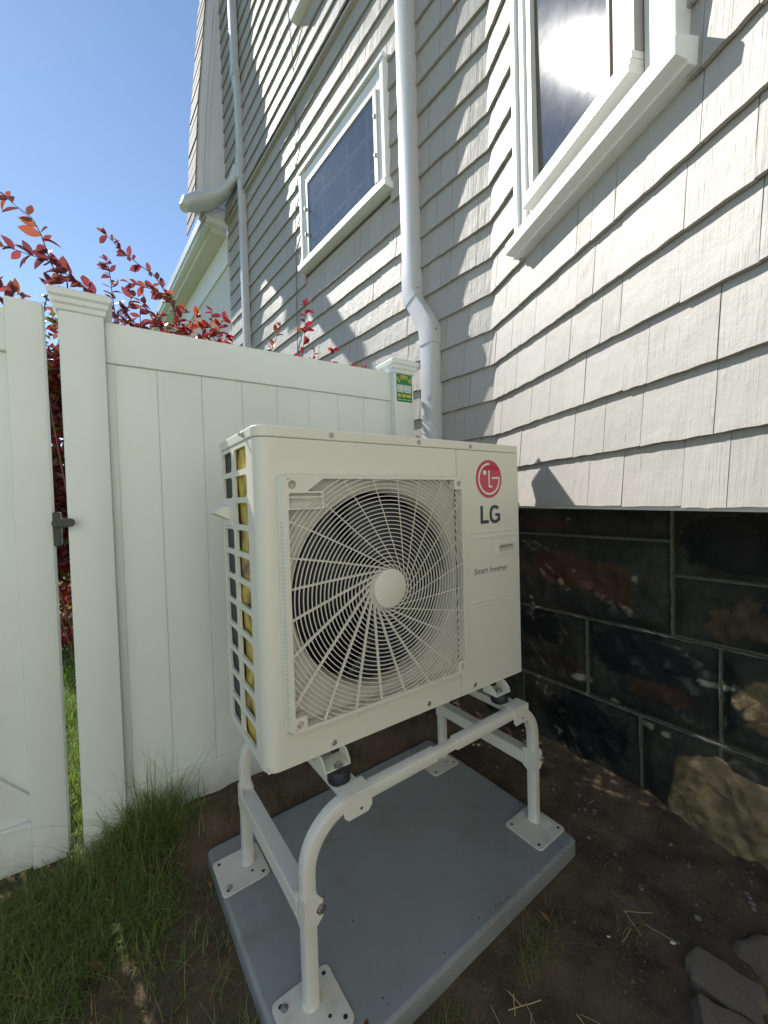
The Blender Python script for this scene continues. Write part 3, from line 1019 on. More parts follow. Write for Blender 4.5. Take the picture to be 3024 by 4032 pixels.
# ---- foundation: courses of painted stone with raised mortar
FA = R(-0.6)
fd_ = Vector((math.sin(FA), math.cos(FA), 0)); fo_ = Vector((-math.cos(FA), math.sin(FA), 0))
MF = HM @ frame(fd_, fo_, (1.405 - Q.x, 0 - Q.y, 0))       # x = world y along the wall, y = outward, z = height
fnd = MB(MF)
fnd.box(-3.6, 3.9, -0.30, -0.012, -0.75, 0.596)
foundation = fnd.build('foundation', M_MORTAR, house)
DARK = np.array((0.014, 0.0155, 0.0145)); GREYG = np.array((0.034, 0.035, 0.028)); BLACK = np.array((0.0055, 0.006, 0.0075))
RUST = np.array((0.050, 0.029, 0.0165)); TAN = np.array((0.185, 0.145, 0.078)); CHIP = np.array((0.19, 0.19, 0.15))
blobs = [  # cx, cz, rx, rz, colour, edge noise
    (0.06, 0.305, 0.27, 0.075, RUST, 0.5), (-0.12, 0.265, 0.085, 0.075, RUST, 0.5), (0.13, 0.35, 0.10, 0.05, RUST, 0.4),
    (-0.20, 0.01, 0.20, 0.10, BLACK, 0.4), (0.22, 0.03, 0.11, 0.08, BLACK, 0.5), (0.03, -0.37, 0.19, 0.14, BLACK, 0.4),
    (-0.52, 0.47, 0.18, 0.10, BLACK, 0.4), (-0.53, 0.215, 0.09, 0.06, TAN * 0.30, 1.3), (-0.60, -0.05, 0.09, 0.10, TAN * 0.6, 0.6),
    (-0.28, -0.105, 0.13, 0.035, RUST * 0.7, 0.6), (0.2, 0.52, 0.12, 0.02, RUST * 0.8, 0.8), (0.02, -0.155, 0.045, 0.014, CHIP, 0.4),
    (-0.115, -0.205, 0.02, 0.01, CHIP, 0.4), (-0.455, -0.02, 0.05, 0.009, CHIP, 0.5), (-0.235, -0.25, 0.028, 0.010, CHIP, 0.5),
    (-0.30, -0.262, 0.02, 0.014, CHIP, 0.5), (0.268, 0.118, 0.012, 0.02, CHIP, 0.4), (-0.1985, 0.315, 0.010, 0.014, CHIP, 0.4),
    (0.15, -0.12, 0.10, 0.03, RUST * 0.5, 0.7)]


def stone_colour(x, z, tan):
    n = mnoise.fractal(Vector((x * 5, z * 5, 1.7)), 1.0, 2.0, 4)
    if tan:
        k = 0.5 + 0.5 * max(-1, min(1, mnoise.fractal(Vector((x * 22, z * 22, 4.0)), 1.0, 2.0, 4) * 1.3))
        return TAN * (0.55 + 0.75 * k)
    t = max(0, min(1, 0.5 + 0.9 * n))
    c = DARK * (1 - t) + GREYG * t
    for (cx, cz, rx, rz, col, en) in blobs:
        d = math.hypot((x - cx) / rx, (z - cz) / rz)
        d += en * mnoise.fractal(Vector((x * 14, z * 14, 9.1)), 0.7, 2.2, 6) * 0.62
        f = 1 - smooth(0.93, 1.0, d)
        c = c * (1 - f) + col * f
    return c


def stone(x0, x1, z0, z1, bulge=0.012, tan=False, outline=None):
    g = 0.006
    x0, x1, z0, z1 = x0 + g, x1 - g, z0 + g, z1 - g
    nu = max(6, int((x1 - x0) / 0.009)); nv = max(5, int((z1 - z0) / 0.009))
    if x1 < -0.75 or x0 > 0.45:
        nu, nv = max(4, nu // 4), max(4, nv // 4)
    vs, cs, fs = [], [], []
    for j in range(nv + 1):
        for i in range(nu + 1):
            u, v = i / nu, j / nv
            x, z = x0 + (x1 - x0) * u, z0 + (z1 - z0) * v
            e = min(u * (x1 - x0), (1 - u) * (x1 - x0), v * (z1 - z0), (1 - v) * (z1 - z0))
            y = bulge * smooth(0, 0.035, e) - 0.010
            y += 0.017 * mnoise.fractal(Vector((x * 6, z * 6, 3.0)), 0.75, 2.0, 6) * smooth(0, 0.05, e)
            if tan:
                y += 0.025 * smooth(0, 0.12, e) + 0.022 * mnoise.fractal(Vector((x * 12, z * 12, 8.0)), 1.0, 2.0, 4) * smooth(0, 0.05, e)
                uu, vv = 2 * u - 1, 2 * v - 1
                sq = max(abs(uu), abs(vv), 1e-6) / max(1e-6, (abs(uu) ** 5 + abs(vv) ** 5) ** .2)
                x = (x0 + x1) / 2 + (x - (x0 + x1) / 2) * sq + 0.02 * mnoise.noise(Vector((z * 9, 1, 2)))
                z = (z0 + z1) / 2 + (z - (z0 + z1) / 2) * sq + 0.03 * mnoise.noise(Vector((x * 6, 5, 2)))
            vs.append((x, y, z)); cs.append(stone_colour(x, z, tan))
    for j in range(nv):
        for i in range(nu):
            a_ = j * (nu + 1) + i
            fs.append((a_, a_ + 1, a_ + nu + 2, a_ + nu + 1))
    # rim going back into the wall
    rim = [i for i in range(nu + 1)] + [(j + 1) * (nu + 1) - 1 for j in range(1, nv + 1)] + \
          [nv * (nu + 1) + i for i in range(nu - 1, -1, -1)] + [j * (nu + 1) for j in range(nv - 1, 0, -1)]
    o0 = len(vs)
    for i in rim:
        vs.append((vs[i][0], -0.05, vs[i][2])); cs.append(cs[i])
    for k in range(len(rim)):
        k2 = (k + 1) % len(rim)
        fs.append((rim[k2], rim[k], o0 + k, o0 + k2))
    me = bpy.data.meshes.new('stone')
    me.from_pydata([tuple(MF @ Vector(p)) for p in vs], [], [f[::-1] for f in fs])
    me.materials.append(M_STONE)
    ca = me.attributes.new('tint', 'FLOAT_COLOR', 'POINT')
    ca.data.foreach_set('color', [c for p in cs for c in (p[0], p[1], p[2], 1.0)])
    me.polygons.foreach_set('use_smooth', [True] * len(me.polygons))
    me.set_sharp_from_angle(angle=R(60))
    return put('stone', me, foundation, label='bare tan boulder at the foot of the foundation' if tan else None)


stones = [(-0.323, 0.42, 0.469, 0.592), (0.42, 1.1, 0.40, 0.592), (-0.323, 0.42, 0.115, 0.469), (0.42, 0.95, 0.115, 0.40),
          (-0.95, -0.323, 0.344, 0.592), (-0.80, -0.323, 0.118, 0.344), (-1.5, -0.95, 0.30, 0.592), (-1.4, -0.80, 0.118, 0.30),
          (-0.002, 0.60, -0.222, 0.115), (0.60, 1.2, -0.222, 0.115), (-0.462, -0.002, -0.222, 0.115), (-0.95, -0.462, -0.222, 0.115), (-1.5, -0.95, -0.222, 0.115),
          (0.33, 1.1, -0.60, -0.222), (-0.21, 0.33, -0.60, -0.222), (-0.46, -0.21, -0.60, -0.222), (-1.5, -0.46, -0.60, -0.222),
          (1.1, 2.4, -0.2, 0.592), (2.4, 3.8, -0.2, 0.592), (-2.5, -1.5, -0.2, 0.592)]
for st in stones:
    stone(*st)
stone(-1.12, -0.292, -0.66, -0.272, 0.03, True)


def ridge(b, pts, w=0.0034):
    rr_ = random.Random(int(pts[0][0] * 1000) + int(pts[0][1] * 777))
    n = max(2, int((Vector(pts[1]) - Vector(pts[0])).length / 0.02))
    path = []
    for i in range(n + 1):
        t = i / n
        x = pts[0][0] * (1 - t) + pts[1][0] * t; z = pts[0][1] * (1 - t) + pts[1][1] * t
        jit = rr_.uniform(-.0016, .0016)
        hor = abs(pts[0][1] - pts[1][1]) < abs(pts[0][0] - pts[1][0])
        path.append((x + (0 if hor else jit), 0.0025, z + (jit if hor else 0)))
    ws = [rr_.uniform(0.55, 1.25) for _ in path]
    b.sweep(path, [(-w, -0.008), (w, -0.008), (w * .8, 0.003), (-w * .8, 0.003)], up=(0, 1, 0), scales=ws)


mr_ = MB(MF)
for a_, b_ in (((0.42, .469), (-0.323, .469)), ((-0.323, .59), (-0.323, .118)), ((-0.323, .344), (-0.95, .344)), ((0.9, .115), (-1.5, .115)),
               ((-0.002, .112), (-0.002, -.222)), ((0.9, -.222), (-1.5, -.222)), ((-0.462, .112), (-0.462, -.20)), ((-0.21, -.225), (-0.21, -.36))):
    ridge(mr_, (a_, b_))
mr_.build('mortar_joint', M_MORTAR, foundation, smooth=R(40))

# ------------------------------------------------------------------ unseen drive and pale house, added behind the camera to fill the shade
dv = MB(); dv.extrude_z([(-9, -4.3), (5.5, -4.3), (5.5, -1.75), (-9, -1.75)], -0.66, -0.535)
dvo = dv.build('fill_driveway', painted('concrete_drive', (0.36, 0.34, 0.30), 0.85, 0.12, 3, 0.4, 120, 0.3, (0.25, 0.23, 0.2), coord='World'), kind='structure')  # added out of view to bounce sunlight onto the shaded side
nh = thing('fill_house', 'unseen pale clapboard house added behind the camera to fill the shade', 'house', (-1.5, -4.5, -0.6))
NM = Matrix.Translation((0, 0, 0))
mcl = painted('pale_clapboard', (0.70, 0.70, 0.64), 0.55, 0.04, 3)
b = MB(); b.box(-7, 7, -6, 0, 0.3, 6.4); b.build('wall', mcl, nh)
b = MB(); b.box(-7.02, 7.02, -6, 0.03, 0, 0.3); b.build('plinth', M_PAD, nh)
b = MB()
for k in range(40):
    z = 0.32 + k * 0.152
    b.add([(-7, 0.022, z), (7, 0.022, z), (7, 0.004, z + .152), (-7, 0.004, z + .152), (-7, 0.001, z), (7, 0.001, z)], [(0, 1, 2, 3), (0, 4, 5, 1)])
b.build('clapboard', mcl, nh, kind='stuff')
b = MB(); b.add([(-7.4, 0.4, 6.4), (7.4, 0.4, 6.4), (7.4, -3, 8.6), (-7.4, -3, 8.6), (7.4, -6.4, 6.4), (-7.4, -6.4, 6.4)], [(0, 1, 2, 3), (3, 2, 4, 5)]); b.build('roof', M_ROOF, nh, fix=False)
for wx in (-4.6, -0.8, 3.2):
    for wz in (1.3, 4.0):
        b = MB(); b.box(wx - .5, wx + .5, 0.0, 0.05, wz, wz + 1.5); wf = b.build('window', M_TRIM, nh, bevel=0.004)
        b = MB(); b.box(wx - .4, wx + .4, 0.051, 0.055, wz + .1, wz + .7); b.box(wx - .4, wx + .4, 0.051, 0.055, wz + .78, wz + 1.4); b.build('pane', M_ROOM, wf)

# ------------------------------------------------------------------ cable hanging down the side wall
cb = MB(HW @ ML)
cpts = [(2.0, 0.10, 5.3), (1.99, 0.05, 4.4), (2.03, 0.03, 4.0), (2.08, 0.032, 3.2), (2.12, 0.03, 2.4), (2.16, 0.03, 1.2), (2.16, 0.03, 0.0)]
cb.sweep(cpts, [(math.cos(i * math.pi / 3) * .004, math.sin(i * math.pi / 3) * .004) for i in range(6)])
tag(cb.build('cable', M_CABLE, smooth=R(60)), 'thin grey cable hanging down the shingled side wall', 'cable')

# ------------------------------------------------------------------ fence
FZ = R(-1.72)
fence = thing('privacy_fence', 'white vinyl privacy fence panel behind the heat pump with capped posts', 'fence', (0, FENCE_D, -0.55), FZ)
FO = Matrix.Translation((0, 0, 0.55))
fm = lambda: MB(FO)      # local x along the fence, y away from the camera (0 = front face), z = world height


def post(b, x0, w, ztop, zbot):
    y0 = -0.031
    prof = rrect(x0, x0 + w, y0, y0 + w, 0.006, 2)
    b.extrude_z(prof, zbot, ztop)


def cap(b, x0, w, z):
    cx, cy = x0 + w / 2, -0.031 + w / 2
    rings = [(w / 2 + .0015, z - 0.040), (w / 2 + .006, z - 0.036), (w / 2 + .007, z - 0.022), (w / 2 + .013, z - 0.016), (w / 2 + .015, z - 0.003),
             (w / 2 + .022, z + 0.004), (w / 2 + .024, z + 0.022), (w / 2 + .020, z + 0.026), (0.004, z + 0.058)]
    vs, fs = [], []
    for r_, zz_ in rings:
        vs += [(cx - r_, cy - r_, zz_), (cx + r_, cy - r_, zz_), (cx + r_, cy + r_, zz_), (cx - r_, cy + r_, zz_)]
    for k in range(len(rings) - 1):
        for j in range(4):
            fs.append((k * 4 + j, k * 4 + (j + 1) % 4, k * 4 + 4 + (j + 1) % 4, k * 4 + 4 + j))
    fs.append((3, 2, 1, 0)); k = len(rings) - 1
    fs.append([k * 4 + j for j in range(4)])
    b.add(vs, fs)


PX0, PW = -0.3925, 0.123
b = fm(); post(b, PX0, PW, 1.320, -0.75); post_n = b.build('post', M_VINYL, fence, smooth=R(30), label='thick white gate post beside the open gap')
b = fm(); cap(b, PX0, PW, 1.329); b.build('cap', M_VINYL, post_n, bevel=0.0015)
EX0, EW = 0.9126, 0.1185
b = fm(); post(b, EX0, EW, 1.311, -0.75); post_f = b.build('post', M_VINYL, fence, smooth=R(30), label='far white post carrying the green sticker')
b = fm(); cap(b, EX0, EW, 1.320); b.build('cap', M_VINYL, post_f, bevel=0.0015)
X0, X1 = PX0 + PW, EX0
b = fm(); b.box(X0, X1, 0.0, 0.044, 1.1495, 1.290); b.build('top_rail', M_VINYL, fence, bevel=0.004)
b = fm(); b.box(X0, X1, 0.0, 0.044, -0.56, -0.3508); b.build('bottom_rail', M_VINYL, fence, bevel=0.004)
for xa in (X0, X1 - 0.024):
    b = fm(); b.box(xa, xa + 0.024, 0.006, 0.038, -0.350, 1.149); b.build('channel', M_VINYL, fence, bevel=0.002)
edges = [X0 + 0.020, -0.117, 0.0334, 0.1848, 0.330, 0.472, 0.618, 0.7566, X1 - 0.020]
for a_, c_ in zip(edges[:-1], edges[1:]):
    b = fm(); b.box(a_ + .0005, c_ - .0005, 0.0105, 0.034, -0.3505, 1.149)
    b.build('board', M_VINYL, fence, bevel=0.0014)


def text_mesh(body, size, shear=0.0, offset=0.0, sx=1.0):
    c = bpy.data.curves.new('t', 'FONT')
    c.body = body; c.size = size; c.offset = offset; c.align_x = 'CENTER'; c.align_y = 'CENTER'; c.resolution_u = 3
    o = bpy.data.objects.new('t', c); COL.objects.link(o)
    me = bpy.data.meshes.new_from_object(o.evaluated_get(bpy.context.evaluated_depsgraph_get()))
    vs = [(v.co.x * sx, v.co.y) for v in me.vertices]
    fs = [list(p.vertices) for p in me.polygons]
    bpy.data.objects.remove(o); bpy.data.curves.remove(c); bpy.data.meshes.remove(me)
    return vs, fs


# sticker on the far post
sb = fm()
SX0, SX1, SZ0, SZ1 = EX0 + 0.0055, EX0 + 0.113, 1.142, 1.2915
yf = -0.0315
sb.box(SX0, SX1, yf, yf + .0004, SZ0, SZ1, 1)
sb.box(SX0 + .006, SX1 - .006, yf - .0004, yf - .0001, SZ0, SZ1 - .006, 0)
cxs = (SX0 + SX1) / 2
word = 'JC FENCE CO'
for i, ch in enumerate(word):
    if ch == ' ':
        continue
    a_ = R(52 - 104 * i / (len(word) - 1))
    vs, fs = text_mesh(ch, 0.0275, offset=0.0008, sx=0.62)
    px, pz = cxs + 0.049 * math.sin(-a_), SZ1 - 0.072 + 0.045 * math.cos(a_)
    ca, sa = math.cos(a_), math.sin(a_)
    sb.add([(px + x * ca - z * sa, yf - .0008, pz + x * sa + z * ca) for x, z in vs], fs, 2)
for i in range(11):
    x = SX0 + 0.011 + i * 0.0079
    sb.prism([(x, SZ0 + .055), (x + .0051, SZ0 + .055), (x + .0051, SZ0 + .082), (x + .0026, SZ0 + .087), (x, SZ0 + .082)], yf - .0008, yf - .0004, 1)
for z_, m_ in ((0.047, 1),):
    for j in range(2):
        for k in range(9):
            x = SX0 + 0.011 + j * 0.045 + k * 0.0043
            sb.box(x, x + .0034, yf - .0008, yf - .0004, SZ0 + z_, SZ0 + z_ + .0058, 1)
for grp, (xa, n_) in enumerate(((0.012, 3), (0.040, 3), (0.066, 4))):
    for k in range(n_):
        x = SX0 + xa + k * 0.0072
        sb.box(x, x + .0060, yf - .0008, yf - .0004, SZ0 + .024, SZ0 + .038, 2)
for xa in (0.013, 0.042, 0.072):
    sb.box(SX0 + xa, SX0 + xa + .021, yf - .0008, yf - .0004, SZ0 + .010, SZ0 + .0125, 1)
sb.build('sticker', [M_GREEN, M_WHITE, M_YELLOW], post_f, fix=False)

# ------------------------------------------------------------------ gate
GX = -0.430
gate = thing('gate', 'white vinyl gate at the left edge standing just open', 'gate', (GX, FENCE_D + 0.014, -0.62), FZ)
GO = Matrix.Translation((0, 0, 0.62))
gm_ = lambda: MB(GO)
b = gm_(); b.extrude_z(rrect(-0.091, 0.0, -0.030, 0.027, 0.004, 2), -0.483, 1.3027); b.build('stile', M_VINYL, gate, smooth=R(30))
b = gm_(); b.box(-1.30, -0.0915, -0.011, 0.027, 1.1422, 1.277); b.build('top_rail', M_VINYL, gate, bevel=0.004)
b = gm_(); b.box(-1.30, -0.0915, -0.011, 0.027, -0.488, -0.3417); b.build('bottom_rail', M_VINYL, gate, bevel=0.004)
b = gm_(); b.extrude_z(rrect(-1.40, -1.301, -0.030, 0.027, 0.004, 2), -0.483, 1.3027); b.build('stile', M_VINYL, gate, smooth=R(30))
x = -0.0915
while x > -1.28:
    b = gm_(); b.box(max(-1.30, x - 0.152), x - .0016, 0.004, 0.022, -0.3412, 1.1417); b.build('board', M_VINYL, gate, bevel=0.002)
    x -= 0.152
b = gm_(); b.prism([(-0.092, -0.3405), (-0.092, -0.258), (-1.299, 1.141), (-1.299, 1.05)], -0.010, 0.0035); b.build('brace', M_VINYL, gate, bevel=0.002)
b = gm_()
b.prism(rrect(0.0, 0.058, 0.593, 0.6205, 0.0136, 5), -0.064, -0.047)
b.prism(rrect(0.001, 0.018, 0.531, 0.641, 0.004, 2), -0.030, 0.026)
b.box(0.001, 0.015, -0.049, -0.026, 0.597, 0.617)
b.build('latch', M_BLACKPL, gate, bevel=0.002)

# ------------------------------------------------------------------ heat pump
W, D, H = 0.957, 0.337, 0.834
unit = thing('heat_pump', 'cream outdoor heat pump with round fan grille and red emblem on its stand', 'heat pump', (0, 0, 0))
LT = 0.806
# lid with one rounded front corner and a turned-down rim
rad = 0.034
arc = [(rad - rad * math.cos(R(90 * i / 8)), rad - rad * math.sin(R(90 * i / 8))) for i in range(9)]     # from (0,rad) to (rad,0)
o_ = 0.0022


def off(pts, d):
    return [(x - d if x < .5 else x + d, y - d if y < .17 else y + d) for x, y in pts]


lid_poly = off([(0, D)] + arc + [(W - 0.006, 0), (W, 0.006), (W, D)], o_)
b = MB(); b.extrude_z(lid_poly, LT + 0.001, H)
b.build('lid', M_UNIT, unit, smooth=R(30), bevel=0.0035, seg=3)
# front panel: wraps the rounded corner and frames the fan opening
GX0, GX1, GZ0, GZ1 = 0.060, 0.6435, 0.090, 0.716
SEAM = 0.6440
b = MB()
outer = [(0.0, 0.066)] + arc + [(GX0, 0.0)]
inner = [(GX0, 0.004)] + [(x + (0.004 if x < rad else 0), y + (0.004 if y < rad * .98 else 0)) for x, y in arc[::-1]] + [(0.004, 0.066)]
b.extrude_z(outer + inner, 0.0, LT)
b.box(GX0, SEAM, 0, 0.004, GZ1, LT); b.box(GX0, SEAM, 0, 0.004, 0.0, GZ0); b.box(GX1 - 0.002, SEAM, 0.0, 0.004, GZ0, GZ1)
fp = b.build('front_panel', M_UNIT, unit, smooth=R(25))
# service panel
b = MB()
hx0, hx1, hz0, hz1 = 0.838, 0.930, 0.451, 0.487
xs = [SEAM + 0.002, hx0, hx1, W - 0.001]
b.box(xs[0], xs[3], 0.0, 0.004, hz1, LT); b.box(xs[0], xs[3], 0.0, 0.004, 0.0, hz0)
b.box(xs[0], xs[1], 0.0, 0.004, hz0, hz1); b.box(xs[2], xs[3], 0.0, 0.004, hz0, hz1)
b.box(W - 0.005, W - 0.001, 0.0045, 0.12, 0.0, LT)
sp = b.build('service_panel', M_UNIT, unit)
for z_, h_ in ((0.532, .0012), (0.513, -.0008), (0.297, .0012), (0.281, -.0008)):
    b = MB(); b.prism([(0.705, z_ - .0045), (0.936, z_ - .0045), (0.940, z_), (0.936, z_ + .0045), (0.705, z_ + .0045), (0.701, z_)], -0.0016, 0.0015)
    b.build('pressed_rib', M_UNIT, sp, bevel=0.0013)
b = MB()
b.holed((hx0 - .004, hx1 + .004, hz0 - .004, hz1 + .004), rrect(hx0 + .006, hx1 - .006, hz0 + .006, hz1 - .006, .002, 2), -0.004, 0.001, 0)
vs = [(hx0 + .006, -.002, hz0 + .006), (hx1 - .006, -.002, hz0 + .006), (hx1 - .006, -.002, hz1 - .006), (hx0 + .006, -.002, hz1 - .006),
      (hx0 + .004, .018, hz0 + .022), (hx1 - .004, .018, hz0 + .022), (hx1 - .004, .024, hz1 + .004), (hx0 + .004, .024, hz1 + .004)]
b.add(vs, [(4, 5, 6, 7), (0, 1, 5, 4), (3, 7, 6, 2), (0, 4, 7, 3), (1, 2, 6, 5)], 1)
b.build('recessed_handle', [M_UNIT, M_UNITDK], sp, fix=False)
# rest of the shell
b = MB(); b.box(W - 0.004, W, 0.1205, D, 0.0, LT); b.build('right_panel', M_UNIT, unit)
b = MB(); b.box(0.12, W - 0.005, D - 0.004, D, 0.0, LT); b.build('back_panel', M_COIL, unit)
b = MB(); b.box(0.004, W - 0.006, 0.0045, D - 0.005, 0.002, 0.014); b.build('base_pan', M_UNIT, unit)
# side guard with two columns of openings
b = MB()
cols = [(0.0662, 0.2045, 0.078, 0.192), (0.2045, D - 0.001, 0.217, 0.312)]
pitch, hh0 = 0.0715, 0.0565
zs = [LT] + [0.795 - pitch * k - hh0 - (pitch - hh0) / 2 for k in range(10)] + [0.0]
XM = Matrix(((0, 1, 0, 0), (1, 0, 0, 0), (0, 0, 1, 0), (0, 0, 0, 1)))        # swap: plate x -> depth y, plate y -> x
for k in range(11):
    zt = 0.795 - pitch * k
    for ci, (a_, c_, h0, h1) in enumerate(cols):
        if ci == 1 and k == 2:
            b.box(a_, c_, 0.0, 0.004, zs[k + 1], zs[k], 0, XM); continue
        b.holed((a_, c_, zs[k + 1], zs[k]), rrect(h0, h1, zt - hh0, zt, 0.011, 3), 0.0, 0.007, 0, XM)
b.build('side_guard', M_UNIT, unit)
b = MB()   # temperature sensor hood on the guard
b.add([(-0.004, 0.222, 0.590), (-0.004, 0.332, 0.590), (-0.004, 0.332, 0.650), (-0.004, 0.222, 0.650),
       (-0.0005, 0.218, 0.586), (-0.0005, 0.336, 0.586), (-0.0005, 0.336, 0.654), (-0.0005, 0.218, 0.654)],
      [(3, 2, 1, 0), (0, 1, 5, 4), (1, 2, 6, 5), (2, 3, 7, 6), (3, 0, 4, 7)])
b.add([(-0.0035, 0.236, 0.645), (-0.0035, 0.322, 0.645), (-0.022, 0.240, 0.643), (-0.022, 0.318, 0.643), (-0.045, 0.243, 0.626), (-0.045, 0.315, 0.626),
       (-0.003, 0.238, 0.606), (-0.003, 0.320, 0.606)],
      [(0, 1, 3, 2), (2, 3, 5, 4), (4, 5, 7, 6), (0, 2, 4, 6), (1, 7, 5, 3)])
b.build('sensor_hood', M_UNIT, unit, bevel=0.003)
# coil behind the guard: black fins, gold end plate with bends
b = MB(); b.box(0.0085, 0.03, 0.196, D - 0.006, 0.016, 0.80); b.box(0.03, 0.55, D - 0.034, D - 0.012, 0.016, 0.80); b.build('coil', M_COIL, unit)
b = MB()
pz = np.linspace(0.016, 0.80, 60)
vs, fs = [], []
for i, z in enumerate(pz):
    for j, y in enumerate((0.072, 0.11, 0.15, 0.186)):
        vs.append((0.0115 + 0.0022 * math.sin(z * 19 + j) + (0.006 if j == 0 else 0), y + .006, z))
for i in range(len(pz) - 1):
    for j in range(3):
        fs.append((i * 4 + j, i * 4 + j + 1, (i + 1) * 4 + j + 1, (i + 1) * 4 + j))
b.add(vs, fs); b.build('gold_plate', M_GOLD, unit, smooth=R(60), fix=False)
# fan shroud, opening and blades
FCX, FCZ, FR_ = 0.357, 0.402, 0.272
b = MB()
b.holed((GX0 - .001, GX1 - .001, GZ0 - .001, GZ1 + .001), circ(FCX, FCZ, FR_ + 0.016, 64), 0.010, 0.013)
b.lathe([(FR_ + 0.0165, 0.010), (FR_ + 0.008, 0.012), (FR_ + 0.002, 0.020), (FR_, 0.032), (FR_, 0.075), (FR_ + 0.003, 0.075)], (FCX, 0, FCZ), 'y', 72, cap=False)
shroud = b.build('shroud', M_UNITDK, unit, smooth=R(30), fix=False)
b = MB()
b.lathe([(0.0, 0.030), (0.055, 0.034), (0.062, 0.050), (0.062, 0.115)], (FCX, 0, FCZ), 'y', 32, cap=False)
fan = b.build('fan', M_FAN, unit, smooth=R(40))
for kb in range(3):
    b = MB(); vs, fs = [], []
    nr, na = 8, 14
    for i in range(nr + 1):
        r = 0.058 + (FR_ - 0.064) * i / nr
        sweep_ = R(18) * (i / nr) ** 1.5
        wa = R(92 + 10 * i / nr)
        for j in range(na + 1):
            t = j / na
            a_ = R(120 * kb + 20) - sweep_ + wa * t
            y = 0.040 + 0.072 * t - 0.012 * math.sin(math.pi * t)
            vs.append((FCX + r * math.cos(a_), y, FCZ + r * math.sin(a_)))
    for i in range(nr):
        for j in range(na):
            q0 = i * (na + 1) + j
            fs.append((q0, q0 + 1, q0 + na + 2, q0 + na + 1))
    b.add(vs, fs)
    o = b.build('blade', M_FAN, fan, smooth=R(60), fix=False)
    sm_ = o.modifiers.new('thick', 'SOLIDIFY'); sm_.thickness = 0.003
b = MB(); b.box(0.05, 0.66, 0.20, 0.206, 0.03, 0.80); b.build('inner_coil', M_COIL, unit)
b = MB(); b.box(0.655, 0.660, 0.006, 0.30, 0.02, 0.80); b.box(0.05, 0.66, 0.03, 0.2, 0.792, 0.800); b.build('partition', M_COIL, unit)
# grille frame with bevelled sides
gy = -0.022
OX0, OX1, OZ0, OZ1 = 0.058, 0.6535, 0.088, 0.716
b = MB()
fw = 0.009
fr_o = rrect(OX0, OX1, OZ0, OZ1, 0.012, 3); fr_i = rrect(OX0 + fw, OX1 - fw, OZ0 + fw, OZ1 - fw, 0.006, 3)
fb_o = rrect(OX0 - 0.012, OX1 + 0.002, OZ0 - 0.002, OZ1 + 0.002, 0.014, 3)
n = len(fr_o)
vs = [(x, gy, z) for x, z in fr_o] + [(x, gy, z) for x, z in fr_i] + [(x, -0.001, z) for x, z in fb_o] + [(x, 0.006, z) for x, z in fr_i]
fs = []
for i in range(n):
    j = (i + 1) % n
    fs += [(i, j, n + j, n + i), (n + i, n + j, 3 * n + j, 3 * n + i), (j, i, 2 * n + i, 2 * n + j)]
b.add(vs, fs)
grille = b.build('fan_grille', M_UNIT, unit, smooth=R(35), fix=True)
# corner bosses with screw wells, and the label block with its slot
corner = [(OX0 + fw, OZ0 + fw, 1, 1), (OX1 - fw, OZ0 + fw, -1, 1), (OX1 - fw, OZ1 - fw, -1, -1)]
for (x, z, sx, sz) in corner:
    x2, z2 = x + sx * 0.030, z + sz * 0.030
    b = MB(); o4 = (min(x, x2), max(x, x2), min(z, z2), max(z, z2))
    b.holed(o4, circ((x + x2) / 2 - sx * .003, (z + z2) / 2 - sz * .003, 0.0095, 16), gy, 0.004, 0)
    b.lathe([(0.0, -0.008), (0.0096, -0.008)], ((x + x2) / 2 - sx * .003, 0, (z + z2) / 2 - sz * .003), 'y', 16, 1, cap=False)
    b.build('boss', [M_UNIT, M_UNITDK], grille, fix=False)
b = MB()
bx0, bx1, bz0, bz1 = OX0 + fw, 0.160, 0.632, OZ1 - fw
b.holed((bx0, bx1, 0.676, bz1), circ(0.078, 0.692, 0.0105, 16), gy, 0.004, 0)
b.lathe([(0.0, -0.006), (0.0106, -0.006)], (0.078, 0, 0.692), 'y', 16, 1, cap=False)
b.holed((bx0, bx1, bz0, 0.676), rrect(bx0 + .002, bx1 - .003, bz0 + .003, 0.672, 0.005, 3), gy, 0.004, 0)
b.box(bx0 + .002, bx1 - .003, gy + .001, gy + .003, 0.6605, 0.6635, 0)
b.box(bx0 + .002, bx1 - .003, -0.002, 0.001, bz0 + .003, 0.672, 1)
b.box(bx0 + .002, bx1 - .022, -0.006, -0.0021, bz0 + .003, 0.652, 1)
b.lathe([(0.0, -0.0085), (0.006, -0.0075), (0.008, -0.006)], (0.128, 0, 0.645), 'y', 14, 1, cap=False)
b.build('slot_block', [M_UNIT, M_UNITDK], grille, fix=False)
b = MB(); b.lathe([(0.0, gy - 0.002), (0.052, gy - 0.002), (0.0545, gy - 0.0005), (0.0545, gy + 0.012)], (FCX, 0, FCZ), 'y', 48, cap=False)
b.build('hub_cap', M_UNIT, grille, smooth=R(40), fix=False)
ix0, ix1, iz0, iz1 = OX0 + fw, OX1 - fw, OZ0 + fw, OZ1 - fw


def inside(x, z):
    if not (ix0 <= x <= ix1 and iz0 <= z <= iz1):
        return False
    if x < 0.160 and z > 0.632:
        return False
    if x < ix0 + .030 and z < iz0 + .030: return False
    if x > ix1 - .030 and (z < iz0 + .030 or z > iz1 - .030): return False
    return True


